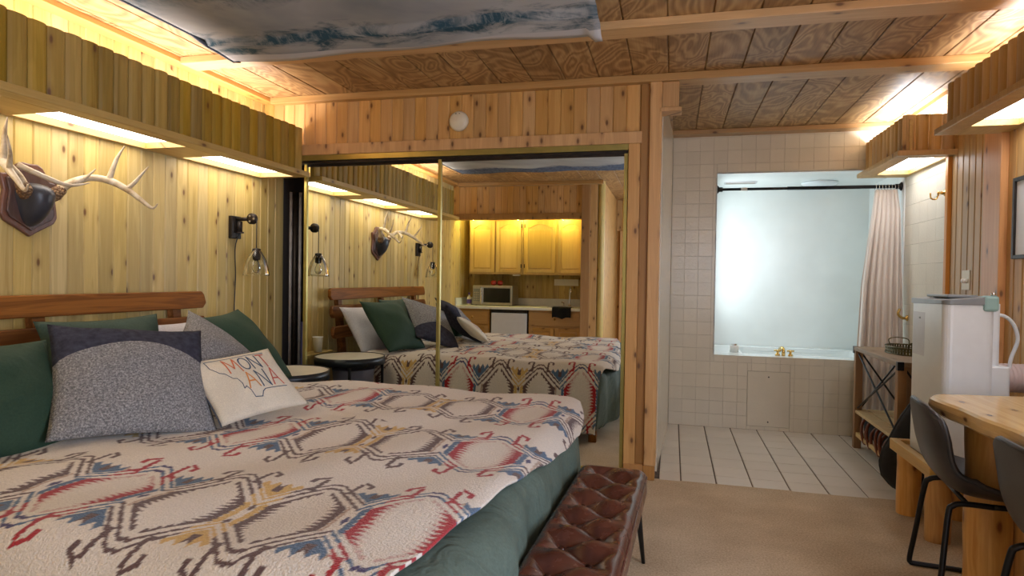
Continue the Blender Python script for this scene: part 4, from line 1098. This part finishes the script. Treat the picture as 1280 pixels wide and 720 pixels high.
def blob(c, r, sq=.6, wob=.06):
    def fn(u, v):
        a, b = 2 * PI * u, PI * (v - .5); ca, sa, cb, sb = math.cos(a), math.sin(a), math.cos(b), math.sin(b)
        p = lambda q: math.copysign(abs(q) ** sq, q); w = 1 + wob * math.sin(3 * a + 2 * b) * cb
        return (c[0] + r[0] * p(ca) * p(cb) * w, c[1] + r[1] * p(sa) * p(cb) * w, c[2] + r[2] * p(sb))
    return fn
MB().grid(blob((1.45, 4.86, .185), (.10, .26, .062)), 36, 18).build('bag_body', 'black_fabric', t, True)
for y in (5.02, 4.90, 4.70, 4.62):
    MB().tube(catmull([(1.40, y, .25), (1.345, y - .01, .24), (1.325, y - .03, .17), (1.34, y - .04, .09), (1.345, y - .07, .10), (1.342, y - .085, .19), (1.40, y - .07, .25)]), .010, 8).build('leather_strap', 'leather_strap', t, True)

# ================================================================== GUITAR IN GIG BAG
t = thing('guitar_bag', 'black guitar gig bag leaning between the console and the log stand', 'guitar bag', (1.40, 4.08, 0))
half = [(0, .012), (.07, .02), (.14, .05), (.195, .11), (.215, .18), (.205, .26), (.175, .33), (.150, .40), (.125, .46), (.085, .53), (.06, .60), (.05, .72), (.048, .90), (.055, .98), (.04, 1.03), (0, 1.04)]
def gb(u, v):
    # u along the outline height, v around
    f = u * (len(half) - 1); i = min(int(f), len(half) - 2); w = lerp(half[i][0], half[i + 1][0], f - i); z = lerp(half[i][1], half[i + 1][1], f - i)
    a = 2 * PI * v; th_ = .055 * min(1, (w / .07) ** .6 if w > 0 else 0)
    ca, sa = math.cos(a), math.sin(a)
    x = 1.385 + .05 * min(1, z / .55) + w * math.copysign(abs(ca) ** .7, ca); y = 4.09 + .05 * z + th_ * math.copysign(abs(sa) ** .5, sa)
    return x, y, z
gb_o = MB().grid(gb, 75, 36, True).build('bag_shell', 'black_fabric', t, True)
MB().tube([gb(k / 40., .5 + .0) for k in range(2, 39)], .006, 6).build('zip_piping', 'rubber', t, True)
MB().prism([(1.30, .14), (1.47, .14), (1.45, .36), (1.33, .36)], -4.020, -4.032, 'x') if False else None
for x in (1.30, 1.46): MB().lathe([(.012, 0), (.010, .03)], (x, 4.08, 0), 10).build('rubber_foot', 'rubber', t)

# ================================================================== LOG STAND + WHITE APPLIANCE
t = thing('log_stand', 'low pine stand on peeled log legs under the white appliance', 'stand', (1.36, 3.58, 0))
B(1.165, 1.205, 3.30, 3.86, .325, .382).build('edge_board', 'pine_board_y', t, bevel=.004)
B(1.50, 1.54, 3.30, 3.86, .325, .382).build('edge_board', 'pine_board_y', t, bevel=.004)
B(1.205, 1.50, 3.82, 3.86, .325, .382).build('edge_board', 'pine_board_x', t, bevel=.004)
B(1.205, 1.50, 3.30, 3.34, .325, .382).build('edge_board', 'pine_board_x', t, bevel=.004)
B(1.205, 1.50, 3.34, 3.82, .335, .362).build('stand_top', 'pine_board_x', t)
def logmesh(cx, cy, z0, z1, r, seed, half_=None, n=28):
    rg = random.Random(seed); ph = [rg.uniform(0, 6.3) for _ in range(5)]
    def fn(u, v):
        a = 2 * PI * u; z = lerp(z0, z1, v)
        rr = r * (1 + .05 * math.sin(2 * a + ph[0]) + .04 * math.sin(3 * a + ph[1] + z * 4) + .03 * math.sin(z * 17 + ph[2] + a) + .06 * max(0, math.cos(a - ph[3])) ** 6 * math.exp(-((z - lerp(z0, z1, .55)) / .06) ** 2))
        return cx + rr * math.cos(a), cy + rr * math.sin(a), z
    mb = MB().grid(fn, n, 16)
    mb.add([fn(k / n, 0) for k in range(n)][::-1], [tuple(range(n))]); mb.add([fn(k / n, 1) for k in range(n)], [tuple(range(n))]); return mb
for i, (x, y, r) in enumerate(((1.238, 3.79, .056), (1.245, 3.42, .052), (1.46, 3.78, .05), (1.46, 3.40, .05))):
    logmesh(x, y, 0, .325, r, 10 + i).build('log_leg', 'log', t, True)
t = thing('white_appliance', 'tall white portable appliance with grey top on the log stand', 'appliance', (1.36, 3.56, .364))
def rrect(x0, x1, y0, y1, r, n=5):
    out = []
    for cx, cy, a0 in ((x1 - r, y1 - r, 0), (x0 + r, y1 - r, PI / 2), (x0 + r, y0 + r, PI), (x1 - r, y0 + r, 1.5 * PI)):
        out += [(cx + r * math.cos(a0 + k * PI / 2 / n), cy + r * math.sin(a0 + k * PI / 2 / n)) for k in range(n + 1)]
    return out
MB().prism(rrect(1.232, 1.44, 3.36, 3.79, .035), .364, 1.135).build('body', 'white_plastic', t, bevel=.004)
tp_ = MB(); base = rrect(1.225, 1.43, 3.35, 3.80, .035); nb = len(base)
def topz(x, y): return 1.142 + .02 * ((x - 1.225) / .2)
tp_.add([(x, y, 1.128 - .016 * math.sin(PI * min(1, max(0, (y - 3.6) / .2))) ) for x, y in base] + [(x, y, topz(x, y) + .006) for x, y in base], [tuple(reversed(range(nb))), tuple(range(nb, 2 * nb))] + [(i, (i + 1) % nb, nb + (i + 1) % nb, nb + i) for i in range(nb)])
tp_.build('top_cover', 'grey_plastic', t, bevel=.003)
B(1.27, 1.40, 3.44, 3.70, 1.158, 1.172).build('lid', 'grey_plastic', t, bevel=.006)
MB().prism([(1.375, 1.085), (1.40, 1.075), (1.445, 1.115), (1.45, 1.165), (1.435, 1.165), (1.38, 1.12)], -3.352, -3.344, 'y') if False else None
B(1.385, 1.447, 3.345, 3.40, 1.10, 1.172).build('corner_catch', 'teal_plastic', t, bevel=.012)
MB().lathe([(.010, 0), (.010, .012), (0, .015)], (1.425, 3.36, 1.172), 12).build('knob', 'chrome', t, True)
MB().prism(rrect(1.40, 1.478, 3.40, 3.74, .02), .80, 1.135).build('side_tank', 'white_plastic', t, bevel=.004)
MB().prism(rrect(1.40, 1.515, 3.38, 3.76, .02), .69, .845).build('drain_box', 'white_plastic', t, bevel=.006)
B(1.42, 1.50, 3.372, 3.39, .655, .69).build('outlet', 'teal_plastic', t, bevel=.003)
B(1.2315, 1.233, 3.60, 3.755, .86, 1.08).build('control_panel', 'fridge', t, bevel=.0005)
B(1.2305, 1.2318, 3.655, 3.675, 1.045, 1.055).build('small_mark', 'grey_plastic', t)
MB().tube(catmull([(1.50, 3.60, 1.055), (1.56, 3.60, 1.075), (1.61, 3.60, 1.04), (1.635, 3.60, .96), (1.61, 3.60, .87), (1.60, 3.60, .80)]), .0085, 10).build('white_hose', 'white_plastic', t, True)
mb = MB(); pts = [(1.48 + k * .0045, 3.64, .765) for k in range(59)]; mb.tube(pts, [.068 + .004 * math.sin(k * 1.6) for k in range(59)], 20)
M['duct'] = plain('duct', (.60, .47, .44), .5); mb.build('exhaust_duct', 'duct', t, True)

# ================================================================== LIVE-EDGE TABLE
t = thing('log_table', 'live-edge pine slab table on split log legs by the right wall', 'table', (1.36, 2.35, 0))
edge = [(1.035 + .012 * math.sin(y * 6.1) + .006 * math.sin(y * 17), y) for y in np.linspace(1.72, 2.93, 26)]
far = [(1.05, 2.975), (1.09, 3.005), (1.20, 3.02), (1.40, 3.045), (1.60, 3.06), (1.70, 3.06)]
poly = edge + far + [(1.71, 1.72)]
sl = MB(); n = len(poly); cxm, cym = 1.4, 2.4
def sh(k): return [(cxm + (x - cxm) * k[0], cym + (y - cym) * k[1]) for x, y in poly]
lv = [(.765, sh((.965, .99))), (.757, sh((.99, .997))), (.735, sh((1, 1))), (.712, sh((.985, .993))), (.700, sh((.94, .98)))]
for z, pl in lv: sl.v += [(x, y, z) for x, y in pl]
for q in range(len(lv) - 1):
    for i in range(n): j = (i + 1) % n; sl.f.append((q * n + i, q * n + j, (q + 1) * n + j, (q + 1) * n + i))
sl.f.append(tuple(range(n))); sl.f.append(tuple(reversed([(len(lv) - 1) * n + i for i in range(n)])))
sl.build('slab_top', 'log_slab', t, fixn=True)
for k, y in enumerate((2.84, 1.95)):
    for i, x in enumerate((1.205, 1.355, 1.50)):
        logmesh(x, y, 0, .70, .078, 30 + i + 5 * k).build('split_log_leg', 'log', t, True)
# ================================================================== CHAIRS
def make_chair():
    t = thing('bucket_chair', 'x', 'chair')
    def shell(u, v):
        # u: from back top (0) over the bend to the seat front (1); v across
        P = [(-.215, .755), (-.205, .68), (-.185, .58), (-.150, .49), (-.085, .435), (.02, .425), (.13, .435), (.22, .445)]
        f = u * (len(P) - 1); i = min(int(f), len(P) - 2); tt = f - i
        c = catm(P, i, tt)
        b = 2 * v - 1
        w = float(np.interp(u, [0, .06, .25, .5, .8, 1], [.165, .205, .225, .235, .235, .215]))
        side = abs(b) ** 3
        x = c[0] + .055 * side * (1 - u) * float(np.interp(u, [0, .2, .6], [.6, 1, 1])); z = c[1] + float(np.interp(u, [0, .3, .55, .8, 1], [0., .0, .07, .035, .005])) * side
        if u < .12: z -= .035 * abs(b) ** 4 * (1 - u / .12)
        return x, w * b * (1 - .03 * side), z
    def catm(P, i, t_):
        a = P[max(i - 1, 0)]; b = P[i]; c = P[i + 1]; d = P[min(i + 2, len(P) - 1)]
        return tuple(.5 * ((2 * b[k]) + (c[k] - a[k]) * t_ + (2 * a[k] - 5 * b[k] + 4 * c[k] - d[k]) * t_ ** 2 + (3 * b[k] - a[k] - 3 * c[k] + d[k]) * t_ ** 3) for k in (0, 1))
    sh_ = MB().grid(shell, 44, 30).build('bucket_shell', 'chair_leather', t, True)
    md = sh_.modifiers.new('solid', 'SOLIDIFY'); md.thickness = .022; md.offset = 0
    md = sh_.modifiers.new('bevel', 'BEVEL'); md.width = .008; md.segments = 2; md.limit_method = 'ANGLE'
    rim = [shell(0, k / 24) for k in range(25)]; l = [shell(k / 40, 0) for k in range(41)]; r = [shell(k / 40, 1) for k in range(41)]
    MB().tube(l[::-1] + rim[1:] + r[1:], .010, 8).build('rim_piping', 'chair_leather', sh_, True)
    for u in (.62, .72, .82): MB().tube([(lambda p: (p[0], p[1], p[2] + .012))(shell(u, .12 + .76 * k / 16)) for k in range(17)], .004, 6).build('stitch_ridge', 'chair_leather', sh_, True)
    for s_ in (-1, 1):
        yb, yt = s_ * .225, s_ * .17
        MB().tube(catmull([(.0, yt, .408), (-.09, yt, .408), (-.128, yt * 1.02, .396), (-.143, yt * 1.06, .36), (-.168, yb * .95, .14), (-.182, yb, .035), (-.178, yb, .014), (-.155, yb, .011), (.0, yb, .011), (.16, yb, .011), (.195, yb, .014), (.20, yb, .04), (.165, yb * .94, .20), (.135, yt * 1.03, .38), (.11, yt, .408), (.0, yt, .408)], 5), .0105, 10).build('sled_frame', 'black_metal', t, True)
    for x in (-.08, .10): MB().tube([(x, -.17, .408), (x, .17, .408)], .009, 8).build('cross_tube', 'black_metal', t, True)
    return t
c1 = make_chair(); c1.location = (1.175, 2.845, 0); c1.rotation_euler = (0, 0, math.radians(-7))
tag(c1, 'black bucket chair on a sled frame, the one nearest the tiled bath', 'chair', 'black bucket chairs at the log table')
c2 = copy_tree(c1); c2.location = (1.185, 2.14, 0); c2.rotation_euler = (0, 0, math.radians(-3))
tag(c2, 'black bucket chair cut off by the right edge, nearest the camera', 'chair', 'black bucket chairs at the log table')

# ================================================================== KITCHEN (seen in the mirror)
kb = struct_root('wall_kitchen', (-2.0, -.78, 0))
B(XL - .1, -1.0, -.86, -.794, 0, ZC).build('backing', 'pine_left', kb)
pm = plank_mesh(.0822, 1.3).mesh('plank', M['pine_left'])
x = XL + .041
while x < -1.12:
    inst(pm, 'plank', kb, (x, -.78, 0), rot=(0, 0, PI / 2)); x += .0823
B(-1.12, -1.0, -.86, -.16, 0, ZC).build('partition', 'pine_header', kb)
B(XL, -1.12, -.79, -.17, 2.10, 2.2).build('soffit', 'pine_left', kb)
def cab_door(parent, x0, x1, z0, z1, y, mat, arch):
    d = B(x0, x1, y - .018, y, z0, z1).build('door', mat, parent, bevel=.003)
    w = .042
    for a, b, c, e in ((x0, x0 + w, z0, z1), (x1 - w, x1, z0, z1), (x0 + w, x1 - w, z0, z0 + w)): B(a, b, y, y + .008, c, e).build('door_rail', mat, d, bevel=.002)
    n = 16; pts = [(x0 + w, z1), (x1 - w, z1)]
    mb = MB()
    for k in range(n):
        f0, f1 = k / n, (k + 1) / n
        def az(f):
            if not arch: return z1 - w
            g_ = abs(2 * f - 1); return z1 - w - .045 * (0 if g_ < .0 else min(1, max(0, (g_ * 1.25)) ** 2.2))
        xa, xb = lerp(x0 + w, x1 - w, f0), lerp(x0 + w, x1 - w, f1)
        mb.add([(xa, y, az(f0)), (xb, y, az(f1)), (xb, y, z1), (xa, y, z1), (xa, y + .008, az(f0)), (xb, y + .008, az(f1)), (xb, y + .008, z1), (xa, y + .008, z1)], [(0, 1, 2, 3), (7, 6, 5, 4), (0, 4, 5, 1), (3, 2, 6, 7)])
    mb.build('arched_rail', mat, d, fixn=True)
    B(x0 + w + .018, x1 - w - .018, y, y + .005, z0 + w + .018, z1 - w - (.07 if arch else .018)).build('raised_panel', mat, d, bevel=.003)
    return d
for i, (xa, xb, lab) in enumerate(((-2.72, -1.96, 'left pair of golden oak wall cabinets above the microwave'), (-1.955, -1.125, 'right pair of golden oak wall cabinets above the sink'))):
    t = thing('wall_cabinet', lab, 'cabinet', ((xa + xb) / 2, -.6, 1.27), 'arched-door wall cabinets over the kitchen counter')
    B(xa, xb, -.76, -.372, 1.27, 2.03).build('carcass', 'oak_cab', t, bevel=.002)
    ds = ((-2.70, -2.355), (-2.33, -1.985)) if i == 0 else ((-1.93, -1.515), (-1.48, -1.135))
    for k, (a, b) in enumerate(ds):
        d = cab_door(t, a, b, 1.295, 1.985, -.352, 'oak_cab', True)
        hx = b + .004 if (i == 0 and k == 1) else a - .004
        if (i, k) in ((0, 1), (1, 0)):
            for z in (1.36, 1.90): B(hx - .006, hx + .006, -.356, -.342, z, z + .05).build('hinge', 'dark_iron', d)
t = thing('wall_lamp_strip', 'short white under-cabinet puck fixture', 'lamp', (-2.06, -.42, 1.262)); B(-2.11, -2.01, -.45, -.40, 1.25, 1.269).build('fixture', 'paper', t, bevel=.003)
def base_cab(lab, x0, x1, doors, drawers):
    t = thing('base_cabinet', lab, 'cabinet', ((x0 + x1) / 2, -.45, 0), 'oak base cabinets under the counter')
    B(x0, x1, -.76, -.20, .08, .80).build('carcass', 'oak_base', t)
    B(x0, x1, -.76, -.26, 0, .08).build('toe_kick', 'dark_void', t)
    for a, b in drawers: 
        d = B(a, b, -.20, -.182, .60, .775).build('drawer', 'oak_base', t, bevel=.004)
        MB().lathe([(.012, 0), (.014, .012), (0, .018)], ((a + b) / 2, -.182, .69), 12, 'y').build('knob', 'brass', d, True)
    for a, b in doors: cab_door(t, a, b, .11, .575, -.182, 'oak_base', False)
base_cab('oak base cabinet at the left end of the kitchen counter', -2.84, -2.37, ((-2.82, -2.39),), ((-2.82, -2.39),))
base_cab('oak base cabinet with two doors under the sink', -1.83, -1.125, ((-1.81, -1.49), (-1.465, -1.145)), ((-1.81, -1.145),))
t = thing('mini_fridge', 'pale grey undercounter fridge between the base cabinets', 'fridge', (-2.09, -.45, 0))
B(-2.345, -1.85, -.75, -.22, .01, .785).build('body', 'dark_void', t)
B(-2.34, -1.855, -.22, -.175, .05, .755).build('door', 'fridge', t, bevel=.008, seg=3)
B(-2.34, -1.855, -.21, -.178, .762, .80).build('top_trim', 'dark_iron', t)
t = thing('countertop', 'long white laminate kitchen countertop with backsplash', 'countertop', (-2.0, -.45, .80))
B(XL + .002, -1.123, -.775, -.15, .802, .84).build('slab', 'counter', t, bevel=.006)
B(XL + .002, -1.123, -.778, -.758, .84, .94).build('backsplash', 'counter', t, bevel=.003)
B(XL + .002, XL + .02, -.758, -.16, .84, .94).build('side_splash', 'counter', t, bevel=.003)
t = thing('sink', 'small steel sink set into the right end of the counter', 'sink', (-1.38, -.42, .842))
for a, b, c, d in ((-1.60, -1.17, -.30, -.27), (-1.60, -1.17, -.62, -.59), (-1.60, -1.57, -.59, -.30), (-1.20, -1.17, -.59, -.30)): B(a, b, c, d, .841, .847).build('rim', 'chrome', t)
B(-1.57, -1.20, -.59, -.30, .8405, .842).build('basin', 'grey_plastic', t)
t = thing('kitchen_faucet', 'tall chrome gooseneck faucet behind the sink', 'faucet', (-1.36, -.65, .842))
MB().lathe([(.024, 0), (.02, .02), (.012, .03)], (-1.36, -.65, .842), 14).build('base', 'chrome', t, True)
MB().tube(catmull([(-1.36, -.65, .85), (-1.36, -.65, 1.04), (-1.35, -.62, 1.10), (-1.33, -.55, 1.10), (-1.325, -.53, 1.03)]), .010, 10).build('gooseneck', 'chrome', t, True)
MB().tube([(-1.44, -.65, .85), (-1.44, -.65, .89), (-1.47, -.63, .90)], .009, 8).build('lever', 'chrome', t, True)
def tow(u, v):
    x = lerp(-1.50, -1.27, u); s_ = v * .34
    if s_ < .10: y, z = -.25 + s_, .852
    elif s_ < .115: y, z = -.15 + (s_ - .10) * .7, .852 - (s_ - .10) * .5
    else: y, z = -.138, .845 - (s_ - .115)
    return x + .02 * math.sin(v * 3) * (u - .5), y + .006 * math.sin(u * 14) * (v > .3), max(z, .715 + .012 * math.sin(u * 9))
o = MB().grid(tow, 20, 24).build('dish_towel', 'black_towel', smooth=True); o.modifiers.new('s', 'SOLIDIFY').thickness = .006
tag(o, 'black dish towel hanging over the counter edge at the sink', 'towel')
tag(B(-1.60, -1.26, -.778, -.768, 1.125, 1.215).build('notice_card', 'paper', bevel=.001), 'pale rectangular card on the planks above the sink', 'card')
t = thing('microwave', 'silver microwave with a dark window on the counter', 'microwave', (-2.38, -.50, .842))
B(-2.66, -2.10, -.72, -.36, .848, 1.115).build('housing', 'steel', t, bevel=.006)
B(-2.655, -2.105, -.36, -.345, .855, 1.108).build('front_panel', 'steel', t, bevel=.003)
B(-2.50, -2.125, -.346, -.340, .885, 1.08).build('window', 'dark_glass', t)
B(-2.645, -2.555, -.346, -.342, .90, 1.07).build('keypad', 'grey_plastic', t)
B(-2.54, -2.518, -.345, -.315, .87, 1.09).build('door_handle', 'chrome', t, bevel=.004)
kp = MB()
for r_ in range(4):
    for c_ in range(3): B(-2.637 + c_ * .028, -2.617 + c_ * .028, -.342, -.340, .91 + r_ * .032, .93 + r_ * .032).build('key', 'steel', t)
for x in (-2.62, -2.14): MB().lathe([(.012, 0), (.012, .007)], (x, -.40, .841), 10).build('foot', 'rubber', t)
for i, (x, y) in enumerate(((-2.385, -.44), (-2.30, -.46))):
    a = thing('apple', ('left' if i == 0 else 'right') + ' red apple on top of the microwave', 'apple', (x, y, 1.116), 'apples on the microwave')
    def ap(u, v, x=x, y=y):
        b = PI * v; r = .041 * math.sin(b) ** .85 * (1 + .08 * math.cos(b)); z = 1.116 + .037 - .037 * math.cos(PI - b) * -1 if False else 1.116 + .036 * (1 - math.cos(b)) - .010 * math.exp(-((v - 1) / .08) ** 2)
        return x + r * math.cos(2 * PI * u), y + r * math.sin(2 * PI * u), z
    MB().grid(ap, 24, 18, True).build('apple_flesh', 'apple', a, True)
    MB().tube([(x, y, 1.176), (x + .004, y, 1.198)], .002, 6).build('stem', 'rustic_leg', a)
t = thing('spray_bottle', 'small white and purple bottle beside the microwave', 'bottle', (-2.73, -.42, .842))
M['purple'] = plain('purple', (.16, .10, .42), .4)
MB().lathe([(.030, 0), (.032, .08), (.025, .11), (.010, .125), (.010, .14)], (-2.73, -.42, .842), 18).build('bottle_body', 'paper', t, True)
MB().lathe([(.034, .02), (.0345, .075)], (-2.73, -.42, .842), 18, caps=False).build('wrap_label', 'purple', t, True)
MB().lathe([(.014, .14), (.014, .17), (0, .172)], (-2.73, -.42, .842), 12).build('cap', 'purple', t)
